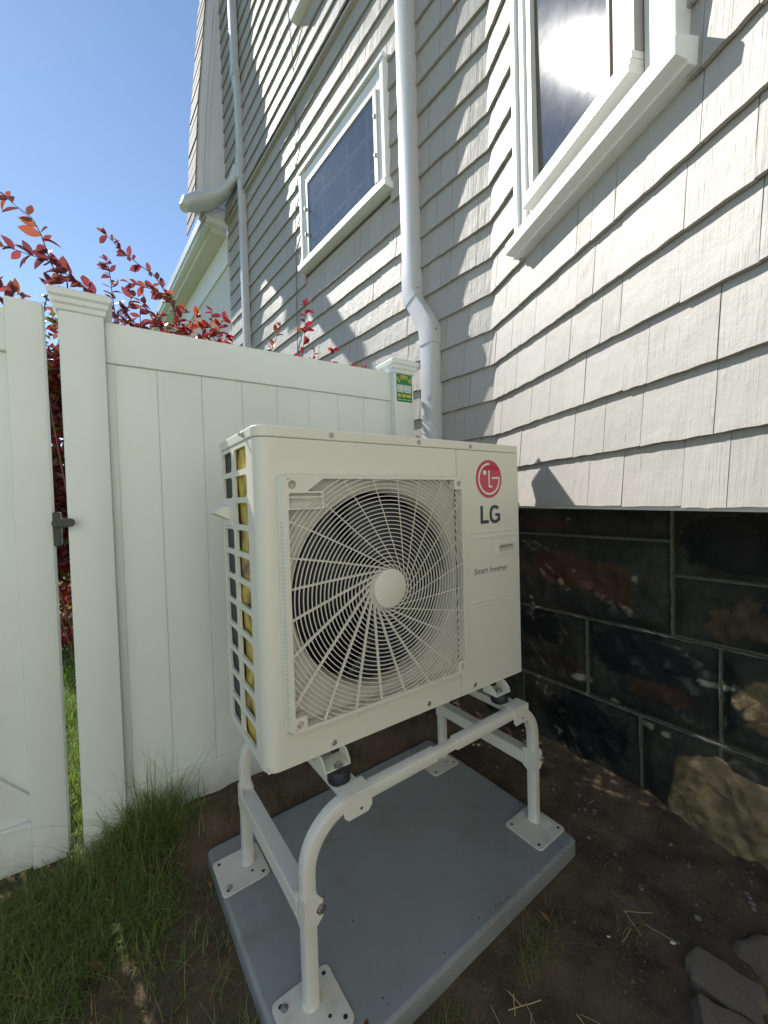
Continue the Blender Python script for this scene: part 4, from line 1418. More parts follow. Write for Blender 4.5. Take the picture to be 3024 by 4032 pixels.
ring_prof = [(-0.0010, -0.0016), (0.0010, -0.0016), (0.0010, 0.0022), (-0.0010, 0.0022)]
r = 0.0655
while r < 0.425:
    n = max(48, int(r * 420))
    runs, cur = [], []
    flags = [inside(FCX + r * math.cos(2 * math.pi * i / n), FCZ + r * math.sin(2 * math.pi * i / n)) for i in range(n)]
    if all(flags):
        runs = [(list(range(n)), True)]
    elif any(flags):
        s0 = next(i for i in range(n) if not flags[i])
        for q_ in range(n + 1):
            i = (s0 + q_) % n
            if flags[i]:
                cur.append(i)
            elif cur:
                runs.append((cur, False)); cur = []
    for idx, closed in runs:
        pts = [(FCX + r * math.cos(2 * math.pi * i / n), gy + 0.0046, FCZ + r * math.sin(2 * math.pi * i / n)) for i in idx]
        if len(pts) < 3:
            continue
        if not closed:     # run on into the frame
            for end in (0, -1):
                a_ = 2 * math.pi * (idx[end] + (-0.8 if end == 0 else 0.8)) / n
                p_ = (FCX + r * math.cos(a_), gy + 0.0046, FCZ + r * math.sin(a_))
                pts = [p_] + pts if end == 0 else pts + [p_]
        b = MB(); b.sweep(pts, ring_prof, up=(0, 1, 0), closed=closed)
        b.build('ring', M_UNIT, grille, fix=False)
    r += 0.01135
for k in range(24):
    a_ = R(15 * k + 1.5)
    dx, dz = math.cos(a_), math.sin(a_)
    sx, sz = FCX + dz * 0.052, FCZ - dx * 0.052
    t = 0.0; pts = []
    while t < 0.6:
        bend = 0.10 * t * t
        x, z = sx + dx * t - dz * bend, sz + dz * t + dx * bend
        if t > 0.03 and not inside(x, z):
            pts.append((x, gy + 0.0052, z)); break
        pts.append((x, gy + 0.0052, z)); t += 0.02
    b = MB(); b.sweep(pts, [(-0.0011, -0.0024), (0.0011, -0.0024), (0.0036, 0.0042), (0.0020, 0.0042)], up=(0, 1, 0))
    b.build('spoke', M_UNIT, grille, fix=False)
# small side slots along the left flank of the grille frame
b = MB()
z = 0.108
while z < 0.602:
    t = (z - OZ0) / (OZ1 - OZ0)
    b.add([(0.0495, -0.0085, z), (0.0552, -0.0170, z), (0.0552, -0.0170, z + .0062), (0.0495, -0.0085, z + .0062)], [(0, 1, 2, 3)])
    z += 0.0096
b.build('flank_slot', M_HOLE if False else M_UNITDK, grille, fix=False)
# screws
for (x, z, y) in ((0.197, 0.821, -o_), (0.490, 0.820, -o_), (0.710, 0.819, -o_), (0.179, 0.018, 0), (0.506, 0.019, 0), (0.710, 0.020, 0)):
    b = MB()
    if y == 0:
        b.lathe([(0.0125, -0.0003), (0.0110, -0.0020), (0.0075, -0.0006)], (x, 0, z), 'y', 20, 1, cap=False)
    b.lathe([(0.0, y - 0.0045), (0.0035, y - 0.0045), (0.0042, y - 0.0025), (0.0068, y - 0.002), (0.0070, y)], (x, 0, z), 'y', 14, 0, cap=False)
    b.build('screw', [M_ZINC, M_UNIT], unit, smooth=R(40), fix=False)
b = MB(); b.lathe([(0.0, -0.012), (0.004, -0.012), (0.0045, -0.006), (0.0072, -0.004), (0.0072, 0)], (-o_, 0.086, 0.822), 'x', 14, cap=False)
b.build('screw', M_ZINC, unit, smooth=R(40), fix=False)
# emblem and lettering
ECX, ECZ, ER = 0.800, 0.7125, 0.0655
b = MB(); b.lathe([(0.0, -0.0009), (ER - .0006, -0.0009), (ER, -0.0003), (ER, 0.001)], (ECX, 0, ECZ), 'y', 56, cap=False)
emblem = b.build('emblem', M_RED, unit, fix=False)
b = MB()
ro, ri = 0.0548, 0.0478
pts = [(ECX + ro * math.cos(R(a_)), ECZ + ro * math.sin(R(a_))) for a_ in np.linspace(88, 360, 50)]
pti = [(ECX + ri * math.cos(R(a_)), ECZ + ri * math.sin(R(a_))) for a_ in np.linspace(360, 88, 50)]
ye0, ye1 = -0.0013, -0.0010
for i in range(49):
    b.add([(pts[i][0], ye0, pts[i][1]), (pts[i + 1][0], ye0, pts[i + 1][1]), (pti[48 - i][0], ye0, pti[48 - i][1]), (pti[49 - i][0], ye0, pti[49 - i][1])], [(0, 1, 2, 3)])
b.box(ECX + 0.0140, ECX + ro, ye0, ye1, ECZ + 0.0002, ECZ + 0.0070)
b.box(ECX - 0.0035, ECX + 0.0030, ye0, ye1, ECZ - 0.0295, ECZ + 0.0295); b.box(ECX + 0.0031, ECX + 0.0150, ye0, ye1, ECZ - 0.0295, ECZ - 0.0228)
b.lathe([(0.0, ye0), (0.0088, ye0)], (ECX - 0.0225, 0, ECZ + 0.0215), 'y', 20, cap=False)
b.build('emblem_mark', M_MARK, emblem, fix=False)
# block letters L and G
yl = -0.0006
b = MB(); b.box(0.7535, 0.7665, yl, -0.0001, 0.5600, 0.6210); b.box(0.76655, 0.7950, yl, -0.0001, 0.5600, 0.5715)
b.build('letter', M_LETTER, unit)
b = MB()
gcx, gcz, gw, gh = 0.8270, 0.5903, 0.0285, 0.0318
n = 40
angs = np.linspace(42, 330, n)
for i in range(n - 1):
    def gp(a_, k):
        e = 0.82
        c, s_ = math.cos(R(a_)), math.sin(R(a_))
        w_, h_ = gw - k * 0.0128, gh - k * 0.0118
        return (gcx + w_ * math.copysign(abs(c) ** e, c), yl, gcz + h_ * math.copysign(abs(s_) ** e, s_))
    b.add([gp(angs[i], 0), gp(angs[i + 1], 0), gp(angs[i + 1], 1), gp(angs[i], 1)], [(0, 1, 2, 3)])
b.box(gcx + 0.0152, gcx + 0.0270, yl - .0001, -0.0001, gcz - 0.0235, gcz + 0.0030); b.box(gcx + 0.0020, gcx + 0.01515, yl - .0001, -0.0001, gcz - 0.0075, gcz + 0.0030)
b.build('letter', M_LETTER, unit, fix=False)
vs, fs = text_mesh('Smart Inverter', 0.0292, offset=0.0001, sx=0.90)
xm0, xm1 = min(p[0] for p in vs), max(p[0] for p in vs)
k = 0.170 / (xm1 - xm0)
b = MB(); b.add([(0.8035 + (x - (xm0 + xm1) / 2) * k, -0.0005, 0.3990 + z) for x, z in vs], fs)
b.build('lettering', M_LETTER, unit, fix=False)
# mounting feet
for fx in (0.172, 0.816):
    for fy, sgn in ((-0.017, -1), (D + 0.017, 1)):
        b = MB()
        y0, y1 = (fy - 0.014, 0.03) if sgn < 0 else (D - 0.03, fy + 0.014)
        b.box(fx - 0.034, fx + 0.034, y0, y1, -0.0335, -0.0300)
        for sx in (-1, 1):
            xa, xb = fx + sx * 0.0342, fx + sx * 0.0368
            pr = [(y0, -0.0335), (y1, -0.0335), (y1, -0.001), (y0 + .022 if sgn < 0 else y0, -0.001), (y0 + (.004 if sgn < 0 else 0), -0.018)]
            if sgn > 0:
                pr = [(y0, -0.0335), (y1, -0.0335), (y1 - .004, -0.018), (y1 - .022, -0.001), (y0, -0.001)]
            nn = len(pr)
            b.add([(min(xa, xb), y, z) for y, z in pr] + [(max(xa, xb), y, z) for y, z in pr],
                  [list(range(nn)), list(range(2 * nn - 1, nn - 1, -1))] + [((i + 1) % nn, i, i + nn, (i + 1) % nn + nn) for i in range(nn)])
        b.build('foot_bracket', M_UNIT, unit, bevel=0.0012)

# ------------------------------------------------------------------ stand
SZ = -0.51
SCX, SCY = 0.478, 0.150
ST = R(1.4)
stand = thing('unit_stand', 'cream steel tube stand carrying the heat pump on the grey pad', 'stand', (SCX, SCY, SZ), ST)
SO = Matrix.Translation((-SCX, -SCY, -SZ))
sm = lambda: MB(SO)
XLg, XRg = 0.050, 0.922
YF, YB = -0.074, 0.388
BZ = -0.0800
tube = rrect(-0.0160, 0.0160, -0.0155, 0.0155, 0.0035, 2)
tube_s = rrect(-0.0122, 0.0122, -0.0122, 0.0122, 0.003, 2)
RB = 0.120


def bent(x_leg, x_end, y):
    s = 1 if x_end > x_leg else -1
    pts = [(x_leg, y, SZ + 0.005), (x_leg, y, -0.35), (x_leg, y, BZ - RB)]
    for i in range(1, 13):
        a_ = R(90 * i / 12)
        pts.append((x_leg + s * RB * (1 - math.cos(a_)), y, BZ - RB + RB * math.sin(a_)))
    pts.append((x_end, y, BZ))
    return pts


for y in (YF, YB):
    b = sm(); b.sweep(bent(XLg, 0.452, y), tube, up=(0, 1, 0)); b.build('leg', M_STAND, stand, smooth=R(28))
    b = sm(); b.sweep(bent(XRg, 0.532, y), tube, up=(0, 1, 0)); b.build('leg', M_STAND, stand, smooth=R(28))
    b = sm(); b.sweep([(0.40, y, BZ), (0.58, y, BZ)], tube_s, up=(0, 1, 0)); b.build('crossbar', M_STAND, stand, smooth=R(28))
    f = -1 if y == YF else 1
    for cx in (0.183, 0.836):
        b = sm()
        ya = y + f * 0.0158
        yb = y + f * 0.0182
        b.prism([(cx - .040, BZ + .0150), (cx - .040, BZ - .028), (cx - .028, BZ - .040), (cx + .028, BZ - .040), (cx + .040, BZ - .028), (cx + .040, BZ + .0150)], min(ya, yb), max(ya, yb))
        b.box(cx - .040, cx + .040, min(y - f * 0.03, yb), max(y - f * 0.03, yb), BZ + .0155, BZ + .0182)
        cl = b.build('clamp', M_STAND, stand, bevel=0.001)
        b = sm(); b.lathe([(0.0, yb - f * -0.0003), (0.0038, yb - f * -0.0003)], (cx + .008, 0, BZ - .024), 'y', 12, cap=False); b.build('hole', M_HOLE, cl, fix=False)
for cx in (0.183, 0.836):
    b = sm()      # channel rail running front to back under the unit's feet
    zt = BZ + 0.0150
    b.box(cx - .024, cx + .024, YF + .017, YB - .017, zt - .0030, zt)
    b.box(cx - .0270, cx - .0242, YF + .017, YB - .017, zt - .026, zt - .0005); b.box(cx + .0242, cx + .0270, YF + .017, YB - .017, zt - .026, zt - .0005)
    rl = b.build('rail', M_STAND, stand, bevel=0.0012)
    b = sm(); b.box(cx - .006, cx + .006, YF + .022, YF + .052, zt + .0002, zt + .0006); b.build('slot', M_HOLE, rl)
for fx in (0.172, 0.816):
    for fy in (-0.017, D + 0.017):
        b = sm(); b.lathe([(0.0, -0.0647), (0.0285, -0.0647), (0.0300, -0.061), (0.0300, -0.040), (0.0270, -0.0338), (0.0, -0.0338)], (fx, fy, 0), 'z', 24, cap=False)
        rb = b.build('rubber_mount', M_RUBBER, stand, smooth=R(40))
        b = sm(); b.lathe([(0.0115, -0.0298), (0.0115, -0.0284), (0.0085, -0.0284), (0.0080, -0.0215), (0.0, -0.0205)], (fx, fy, 0), 'z', 6, cap=False)
        b.lathe([(0.0, -0.0296), (0.0120, -0.0296), (0.0120, -0.0280)], (fx, fy, 0), 'z', 18, cap=False)
        b.build('bolt', M_ZINC, rb)
# base plates
for (lx, ly, px0, px1, py0, py1) in ((XLg, YF, -0.028, 0.118, -0.163, -0.022), (XRg, YF, 0.822, 0.971, -0.165, -0.022),
                                     (XLg, YB, -0.046, 0.096, 0.306, 0.450), (XRg, YB, 0.801, 0.946, 0.308, 0.450)):
    b = sm()
    prof = rrect(px0, px1, py0, py1, 0.014, 4)
    b.extrude_z(prof, SZ + .0005, SZ + 0.0052)
    pl = b.build('base_plate', M_PLATE, stand, bevel=0.001)
    for i, (hx, hy) in enumerate(((px0 + .018, py0 + .018), (px1 - .018, py0 + .018), (px0 + .018, py1 - .018), (px1 - .018, py1 - .018), (px1 - .045, py0 + .040))):
        b = sm(); b.lathe([(0.0, SZ + .0056), (0.0052, SZ + .0056)], (hx, hy, 0), 'z', 14 if i < 4 else 4, cap=False)
        b.build('hole', M_HOLE, pl, fix=False)
    if lx == XLg:
        bx, by = (px0 + .020, py0 + .030) if ly == YF and False else (px0 + .024, (py0 + .026) if ly == YB else (py1 - .026))
        b = sm(); b.lathe([(0.0, SZ + .0110), (0.006, SZ + .0105), (0.0065, SZ + .0072), (0.0095, SZ + .0068), (0.0095, SZ + .0054)], (bx, by, 0), 'z', 6, cap=False)
        b.build('anchor_bolt', M_ZINC, pl, fix=False)
    b = sm(); b.lathe([(0.021, SZ + .0054), (0.0175, SZ + .010), (0.0145, SZ + .012)], (lx, ly, 0), 'z', 12, cap=False)
    b.build('weld', M_STAND, pl, smooth=R(60), fix=False)
b = sm(); b.box(0.915, 0.955, -0.128, -0.108, SZ + .0053, SZ + .0057); b.build('label', M_WHITE, stand)
# side braces: channel from leg to leg with wrap plates and bolts
for lx, s in ((XLg, -1), (XRg, 1)):
    zt = -0.262
    b = sm()
    b.box(lx - .021, lx + .021, YF + .016, YB - .016, zt - .0028, zt)
    for sx in (-1, 1):
        xa, xb = lx + sx * .0190, lx + sx * .0215
        b.box(min(xa, xb), max(xa, xb), YF + .016, YB - .016, zt - .044, zt - .003)
    br = b.build('brace', M_STAND, stand, bevel=0.0012)
    for y, f in ((YF, -1), (YB, 1)):
        b = sm()
        for sx in (-1, 1):
            xa, xb = lx + sx * .0158, lx + sx * .0182
            ye = y + f * .019
            yi = y - f * .030
            pr = [(yi, zt - .050), (yi, zt + .012), (y, zt + .024), (ye, zt + .012), (ye, zt - .055), (y, zt - .068)]
            nn = len(pr)
            b.add([(min(xa, xb), yy, z) for yy, z in pr] + [(max(xa, xb), yy, z) for yy, z in pr],
                  [list(range(nn)), list(range(2 * nn - 1, nn - 1, -1))] + [((i + 1) % nn, i, i + nn, (i + 1) % nn + nn) for i in range(nn)])
        ya, yb = y + f * .0160, y + f * .0184
        b.prism([(lx - .0155, zt + .010), (lx - .0155, zt - .055), (lx + .0155, zt - .055), (lx + .030, zt - .040), (lx + .030, zt - .002), (lx + .0155, zt + .018)][::-1], min(ya, yb), max(ya, yb))
        pk = b.build('wrap_plate', M_STAND, stand, bevel=0.001)
        b = sm()
        yk = y + f * .0184
        b.lathe([(0.0, yk + f * .009), (0.0075, yk + f * .008), (0.0080, yk + f * .0025), (0.0125, yk + f * .002), (0.0125, yk)], (lx + .024, 0, zt - .020), 'y', 6 if f < 0 else 8, cap=False)
        b.cyl((lx + .024, yk, zt - .020), (lx + .024, y - f * .022, zt - .020), 0.004, 8)
        b.build('bolt', M_ZINC, pk, fix=False)

# ------------------------------------------------------------------ pad
pad = MB()
pc = rrect(-0.505, 0.508, -0.366, 0.372, 0.020, 4)
pad.extrude_z(pc, SZ - 0.095, SZ - 0.0002)
po = pad.build('equipment_pad', M_PAD, smooth=R(40), bevel=0.010, seg=3)
po.location = (0.461, 0.156, 0); po.rotation_euler = (0, 0, R(1.7))
tag(po, 'grey rectangular equipment pad on the soil under the stand', 'pad')

# ------------------------------------------------------------------ shrubs behind the fence
def leaf_mesh(name, L, wd_, mat, fold=0.25, droop=0.15):
    n = 5
    vs, fs = [], []
    for i in range(n + 1):
        t = i / n
        w = wd_ * (math.sin(math.pi * min(1, t * 0.93 + 0.035)) ** 0.8) * (1.0 if t < .6 else 1.0 - 0.25 * (t - .6) / .4)
        if i == n: w = 0.0004
        z = -droop * L * t * t
        vs += [(-w / 2, L * t, z + fold * w), (0, L * t, z), (w / 2, L * t, z + fold * w)]
    for i in range(n):
        a_ = i * 3
        fs += [(a_, a_ + 1, a_ + 4, a_ + 3), (a_ + 1, a_ + 2, a_ + 5, a_ + 4)]
    me = bpy.data.meshes.new(name)
    me.from_pydata(vs, [], fs)
    me.materials.append(mat)
    me.polygons.foreach_set('use_smooth', [True] * len(me.polygons))
    return me


LEAVES = {m: [leaf_mesh('leaf', 1.0, w_, mt, f_, d_) for w_, f_, d_ in ((0.46, .25, .2), (0.52, .15, .05), (0.42, .35, .3), (0.5, .05, -.1))]
          for m, mt in (('red', M_LEAF), ('plum', M_LEAFDK))}


def catmull(pts, k=6):
    P = [Vector(p) for p in pts]
    P = [P[0] * 2 - P[1]] + P + [P[-1] * 2 - P[-2]]
    out = []
    for i in range(1, len(P) - 2):
        for j in range(k):
            t = j / k
            a_, b_, c_, d_ = P[i - 1], P[i], P[i + 1], P[i + 2]
            out.append(0.5 * ((2 * b_) + (c_ - a_) * t + (2 * a_ - 5 * b_ + 4 * c_ - d_) * t * t + (3 * b_ - a_ - 3 * c_ + d_) * t ** 3))
    out.append(P[-2])
    return out


def shrub(label, root, stems, kind, size, every, seed, spread=0.0):
    """stems: world points of each shoot; every leaf is an object"""
    rnd = random.Random(seed)
    sh = thing('red_leaf_shrub', label, 'shrub', root, 0, 'red leaved shrubs behind the fence')
    inv = Matrix.Translation(-Vector(root))
    for st in stems:
        P = catmull(st, 6)
        low = [Vector((root[0] + (P[0].x - root[0]) * .3, root[1] + .1, root[2])), Vector((P[0].x, P[0].y + .02, P[0].z - 0.35))]
        path = catmull([low[0], low[1], P[0]], 5)[:-1] + P
        b = MB(inv)
        b.sweep(path, [(math.cos(i * math.pi / 2.5), math.sin(i * math.pi / 2.5)) for i in range(5)], scales=[0.0034 - 0.0024 * i / len(path) for i in range(len(path))])
        b.build('stem', M_STEM, sh, smooth=R(80), fix=False)
        acc = 0.0
        for i in range(len(P) - 1):
            seg = P[i + 1] - P[i]
            acc += seg.length
            last = i == len(P) - 2
            while acc > every or last:
                acc -= every
                t_ = seg.normalized()
                nl = rnd.choice((1, 2, 2)) if not last else 3
                for _ in range(nl):
                    d_ = Vector((rnd.gauss(0, 1), rnd.gauss(0, 0.8), rnd.gauss(0, 0.7)))
                    d_ = (d_ - t_ * d_.dot(t_)).normalized() * 0.9 + t_ * rnd.uniform(0.1, 1.0) + Vector((0, 0, rnd.uniform(-.35, .15)))
                    d_.normalize()
                    s_ = size * rnd.uniform(0.6, 1.15) * (0.8 if last else 1)
                    q_ = d_.to_track_quat('Y', 'Z')
                    o = put('leaf', rnd.choice(LEAVES[kind]), sh)
                    o.matrix_local = inv @ Matrix.Translation(P[i] + seg * rnd.random()) @ q_.to_matrix().to_4x4() @ Matrix.Rotation(rnd.gauss(0, 0.9), 4, 'Y') @ Matrix.Scale(s_, 4)
                if last:
                    break
    return sh


def jit(pts, dy, rnd):
    return [(x, y + dy + rnd.uniform(-.02, .02), z) for x, y, z in pts]


rj = random.Random(4)
shrub('tall dark plum shoots arching over the gate post at the left', (-0.2, 1.45, -0.6),
      [[(-0.31, 1.3, 1.624), (-0.382, 1.3, 1.667), (-0.435, 1.3, 1.706), (-0.503, 1.3, 1.719), (-0.601, 1.3, 1.732), (-0.629, 1.3, 1.742)],
       [(-0.389, 1.3, 1.637), (-0.431, 1.3, 1.68), (-0.454, 1.3, 1.754), (-0.473, 1.3, 1.822), (-0.501, 1.3, 1.878), (-0.541, 1.3, 1.903), (-0.574, 1.3, 1.928)],
       [(-0.27, 1.32, 1.55), (-0.31, 1.3, 1.63), (-0.36, 1.3, 1.66)],
       [(-0.60, 1.2, 1.40), (-0.567, 1.2, 1.486), (-0.538, 1.2, 1.506)], [(-0.64, 1.2, 1.40), (-0.62, 1.2, 1.50), (-0.60, 1.2, 1.515)],
       [(-0.466, 1.2, 1.46), (-0.449, 1.2, 1.536), (-0.442, 1.2, 1.577)]], 'plum', 0.068, 0.026, 1)
shrub('dark red shrub with two arching shoots between the gate post and the porch', (-0.05, 1.5, -0.6),
      [[(0.045, 1.3, 1.56), (0.012, 1.3, 1.655), (-0.047, 1.3, 1.756), (-0.112, 1.3, 1.797), (-0.18, 1.3, 1.842), (-0.216, 1.3, 1.874), (-0.252, 1.3, 1.902)],
       [(-0.22, 1.3, 1.55), (-0.226, 1.3, 1.617), (-0.234, 1.3, 1.738), (-0.247, 1.3, 1.781)],
       [(0.03, 1.3, 1.64), (0.013, 1.3, 1.679), (-0.029, 1.3, 1.69), (-0.096, 1.3, 1.70), (-0.161, 1.3, 1.701)],
       [(-0.195, 1.25, 1.44), (-0.166, 1.25, 1.58), (-0.147, 1.25, 1.62)], [(-0.12, 1.25, 1.42), (-0.123, 1.25, 1.56), (-0.105, 1.25, 1.60)],
       [(-0.20, 1.25, 1.42), (-0.21, 1.25, 1.50), (-0.19, 1.25, 1.56)], [(-0.08, 1.25, 1.42), (-0.085, 1.25, 1.50), (-0.06, 1.25, 1.55)],
       [(-0.15, 1.28, 1.42), (-0.15, 1.28, 1.51), (-0.17, 1.28, 1.54)]], 'plum', 0.054, 0.018, 2)
shrub('low bright red shoots crowding the fence top before the porch', (0.12, 1.45, -0.6),
      [[(0.02, 1.25, 1.42), (0.044, 1.25, 1.55), (0.064, 1.25, 1.621)], [(0.07, 1.25, 1.42), (0.102, 1.25, 1.555), (0.129, 1.25, 1.601)],
       [(0.17, 1.25, 1.42), (0.189, 1.25, 1.591), (0.195, 1.25, 1.644)], [(0.208, 1.25, 1.42), (0.226, 1.25, 1.55), (0.252, 1.25, 1.622)],
       [(-0.048, 1.25, 1.42), (-0.038, 1.25, 1.561)], [(0.01, 1.28, 1.42), (-0.01, 1.28, 1.51), (0.0, 1.28, 1.54)], [(0.09, 1.28, 1.42), (0.08, 1.28, 1.52), (0.07, 1.28, 1.54)],
       [(0.13, 1.22, 1.42), (0.14, 1.22, 1.50), (0.15, 1.22, 1.53)], [(0.26, 1.25, 1.42), (0.25, 1.25, 1.50), (0.27, 1.25, 1.52)]], 'red', 0.050, 0.016, 3)
shrub('few thin red shoots against the shingled wall below the window', (0.75, 1.5, -0.6),
      [[(0.491, 1.35, 1.44), (0.561, 1.35, 1.603), (0.593, 1.35, 1.693)], [(0.707, 1.35, 1.44), (0.743, 1.35, 1.688), (0.749, 1.35, 1.853)],
       [(0.769, 1.35, 1.44), (0.803, 1.35, 1.584)], [(0.89, 1.35, 1.46), (0.937, 1.35, 1.619)]], 'red', 0.058, 0.038, 4)

# hedge of the same shrubs farther back, seen through the gap
def leaf_cloud(name, n, lo_, hi_, size, mat, seed, parent=None, dens=None):
    rnd = np.random.RandomState(seed)
    vs, fs, rn = [], [], []
    k = 0
    while k < n:
        p = Vector((rnd.uniform(lo_[0], hi_[0]), rnd.uniform(lo_[1], hi_[1]), rnd.uniform(lo_[2], hi_[2])))
        if dens and rnd.rand() > dens(p):
            continue
        k += 1
        d_ = Vector(rnd.normal(size=3)).normalized()
        up_ = Vector(rnd.normal(size=3)); s_ = d_.cross(up_).normalized()
        L_ = size * rnd.uniform(.6, 1.2); w_ = L_ * 0.28
        o0 = len(vs)
        nrm = d_.cross(s_)
        vs += [p, p + d_ * L_ * .5 + s_ * w_ + nrm * w_ * .3, p + d_ * L_, p + d_ * L_ * .5 - s_ * w_ + nrm * w_ * .3]
        fs += [(o0, o0 + 1, o0 + 2), (o0, o0 + 2, o0 + 3)]
        rn += [rnd.rand()] * 4
    me = bpy.data.meshes.new(name)
    me.from_pydata([tuple(p) for p in vs], [], fs)
    me.materials.append(mat)
    a_ = me.attributes.new('rnd', 'FLOAT', 'POINT'); a_.data.foreach_set('value', rn)
    return put(name, me, parent)


hd = leaf_cloud('hedge', 11000, (-0.74, 3.2, -0.55), (0.0, 3.75, 2.3), 0.085, M_HEDGE, 8,
                dens=lambda p: (1.0 if p.z > 0.1 else 0.3) * (1 if mnoise.noise(p * 3) > -.25 else .3) * (1 if p.z < 1.95 + .2 * mnoise.noise(Vector((p.x * 3, 1, 1))) else .12))
hd['kind'] = 'stuff'
pl = thing('red_leaf_shrub', 'unseen red shrub added behind the gate to break up the sun', 'shrub', (-0.68, 1.35, -0.56), 0, 'red leaved shrubs behind the fence')  # hidden leaves added to break the sun streak through the gate gap
leaf_cloud('foliage', 1500, (-0.14, -0.22, 0.05), (0.14, 0.25, 1.75), 0.055, M_HEDGE, 31, pl)['kind'] = 'stuff'
b = MB()
for sx_ in (-.06, 0.03, 0.08):
    b.sweep([(sx_ * .3, 0, 0), (sx_, .02, .8), (sx_ * 1.1, -.02, 1.6)], [(math.cos(i * 1.2566), math.sin(i * 1.2566)) for i in range(5)], scales=[.008, .005, .002])
b.build('stem', M_STEM, pl, fix=False)
gs = thing('red_leaf_shrub', 'dense dark red shrub set behind the far post to block sun through the slot', 'shrub', (1.12, 1.1, -0.56), 0, 'red leaved shrubs behind the fence')  # placed out of sight so its leaves stop sun passing the far post
gs_f = leaf_cloud('foliage', 5200, (0.80 - 1.12, 1.05 - 1.1, 0.0), (1.22 - 1.12, 1.45 - 1.1, 1.99), 0.055, M_HEDGE, 12, gs,
                  dens=lambda p: (1 if mnoise.noise(p * 5) > -.25 else .2))
gs_f['kind'] = 'stuff'
b = MB()
for sx_ in (-.08, 0.02, 0.1):
    b.sweep([(sx_ * .3, 0, 0), (sx_, .02, .7), (sx_ * 1.3, -.02, 1.45)], [(math.cos(i * 1.2566), math.sin(i * 1.2566)) for i in range(5)], scales=[.008, .005, .002])
b.build('stem', M_STEM, gs, fix=False)

# ------------------------------------------------------------------ grass
def blades(name, specs, mat, seed):
    rnd = random.Random(seed)
    vs, fs, rn = [], [], []
    for (x, y, h_, w_, lean, dry) in specs:
        z = ground_z(x, y) - 0.004
        a_ = rnd.uniform(0, 2 * math.pi)
        dx, dy = math.cos(a_), math.sin(a_)
        sx, sy = -dy * w_ / 2, dx * w_ / 2
        o0 = len(vs)
        for i, t in enumerate((0, .35, .7, 1.0)):
            r_ = lean * h_ * t * t
            hz = h_ * (t - 0.25 * lean * t * t)
            k = (1 - t * .95) if i else 1
            px, py = x + dx * r_, y + dy * r_
            vs += [(px - sx * k, py - sy * k, z + hz), (px + sx * k, py + sy * k, z + hz)]
        for i in range(3):
            fs.append((o0 + 2 * i, o0 + 2 * i + 1, o0 + 2 * i + 3, o0 + 2 * i + 2))
        v_ = (0.90 + rnd.uniform(0, .08)) if rnd.random() < dry else rnd.uniform(0, 0.6)
        rn += [v_] * 8
    me = bpy.data.meshes.new(name)
    me.from_pydata(vs, [], fs)
    me.materials.append(mat)
    a_ = me.attributes.new('rnd', 'FLOAT', 'POINT'); a_.data.foreach_set('value', rn)
    return put(name, me, kind='stuff')


rg_ = random.Random(21)
specs = []
n = 0
while n < 21000:
    x, y = rg_.uniform(-1.25, -0.05), rg_.uniform(-0.75, 0.76)
    if 0.03 * x + y > FENCE_D - 0.035 and not (-0.428 < x < -0.395):
        continue
    if x < -1.25 + 0.0: continue
    edge = x - (-0.062 - 0.03 * (y - .2))
    if edge > 0 and y < 0.55:
        continue
    p = 0.10 + 0.9 * smooth(-0.15, 0.35, mnoise.fractal(Vector((x * 3.2, y * 3.2, 7.7)), 1.0, 2.0, 3) + 0.55 * smooth(0.0, .75, y) - 0.10 * (x > -0.35))
    if y > 0.45 and x > -0.12:
        p *= 0.06
    if rg_.random() > p:
        continue
    hgt = rg_.uniform(0.025, 0.085) * (1 + 0.7 * smooth(.2, .8, y))
    specs.append((x, y, hgt, rg_.choice((0.0016, 0.0022, 0.003, 0.0042)), rg_.uniform(.2, 1.7), 0.10)); n += 1
# tall tuft at the post's foot
for _ in range(520):
    x, y = rg_.gauss(-0.205, 0.065), 0.665 + rg_.gauss(0, 0.04)
    if y > 0.705: y = 0.705 - rg_.random() * .03
    specs.append((x, y, rg_.uniform(0.08, 0.20), rg_.uniform(0.002, 0.004), rg_.uniform(.3, 1.3), 0.05))
for _ in range(34):
    specs.append((rg_.gauss(-0.19, 0.04), 0.675 + rg_.gauss(0, .015), rg_.uniform(0.24, 0.36), 0.0034, rg_.uniform(.05, .5), 0.05))
for _ in range(16):
    specs.append((rg_.gauss(-0.17, 0.09), 0.655 + rg_.gauss(0, .025), rg_.uniform(0.22, 0.34), 0.003, rg_.uniform(.8, 1.5), 0.15))
# along the pad's front edge and strays in the soil
for _ in range(420):
    x = rg_.uniform(-0.02, 0.36); y = -0.245 - abs(rg_.gauss(0, 0.05))
    specs.append((x, y, rg_.uniform(0.02, 0.07), rg_.uniform(0.0014, 0.0026), rg_.uniform(.2, 1.2), .1))
for (cx, cy, k) in ((0.62, -0.29, 110), (0.72, -0.245, 50), (0.85, -0.42, 40), (1.02, -0.30, 14), (0.55, -0.30, 40)):
    for _ in range(k):
        specs.append((cx + rg_.gauss(0, .03), min(cy + rg_.gauss(0, .025), -0.236), rg_.uniform(0.015, 0.06), rg_.uniform(0.0013, 0.0024), rg_.uniform(.4, 1.7), .15))
for _ in range(140):
    x, y = rg_.uniform(-0.05, 0.6), rg_.uniform(0.54, 0.71)
    specs.append((x, y, rg_.uniform(0.02, 0.06), 0.0018, rg_.uniform(.6, 1.8), .6))
blades('grass', specs, M_GRASS, 3)
specs = []
for _ in range(9000):
    x, y = rg_.uniform(-1.1, -0.2), rg_.uniform(0.80, 3.4)
    specs.append((x, y, rg_.uniform(0.05, 0.16), rg_.uniform(0.003, 0.005), rg_.uniform(.2, 1.0), .05))
blades('lawn_grass', specs, M_LAWN, 5)

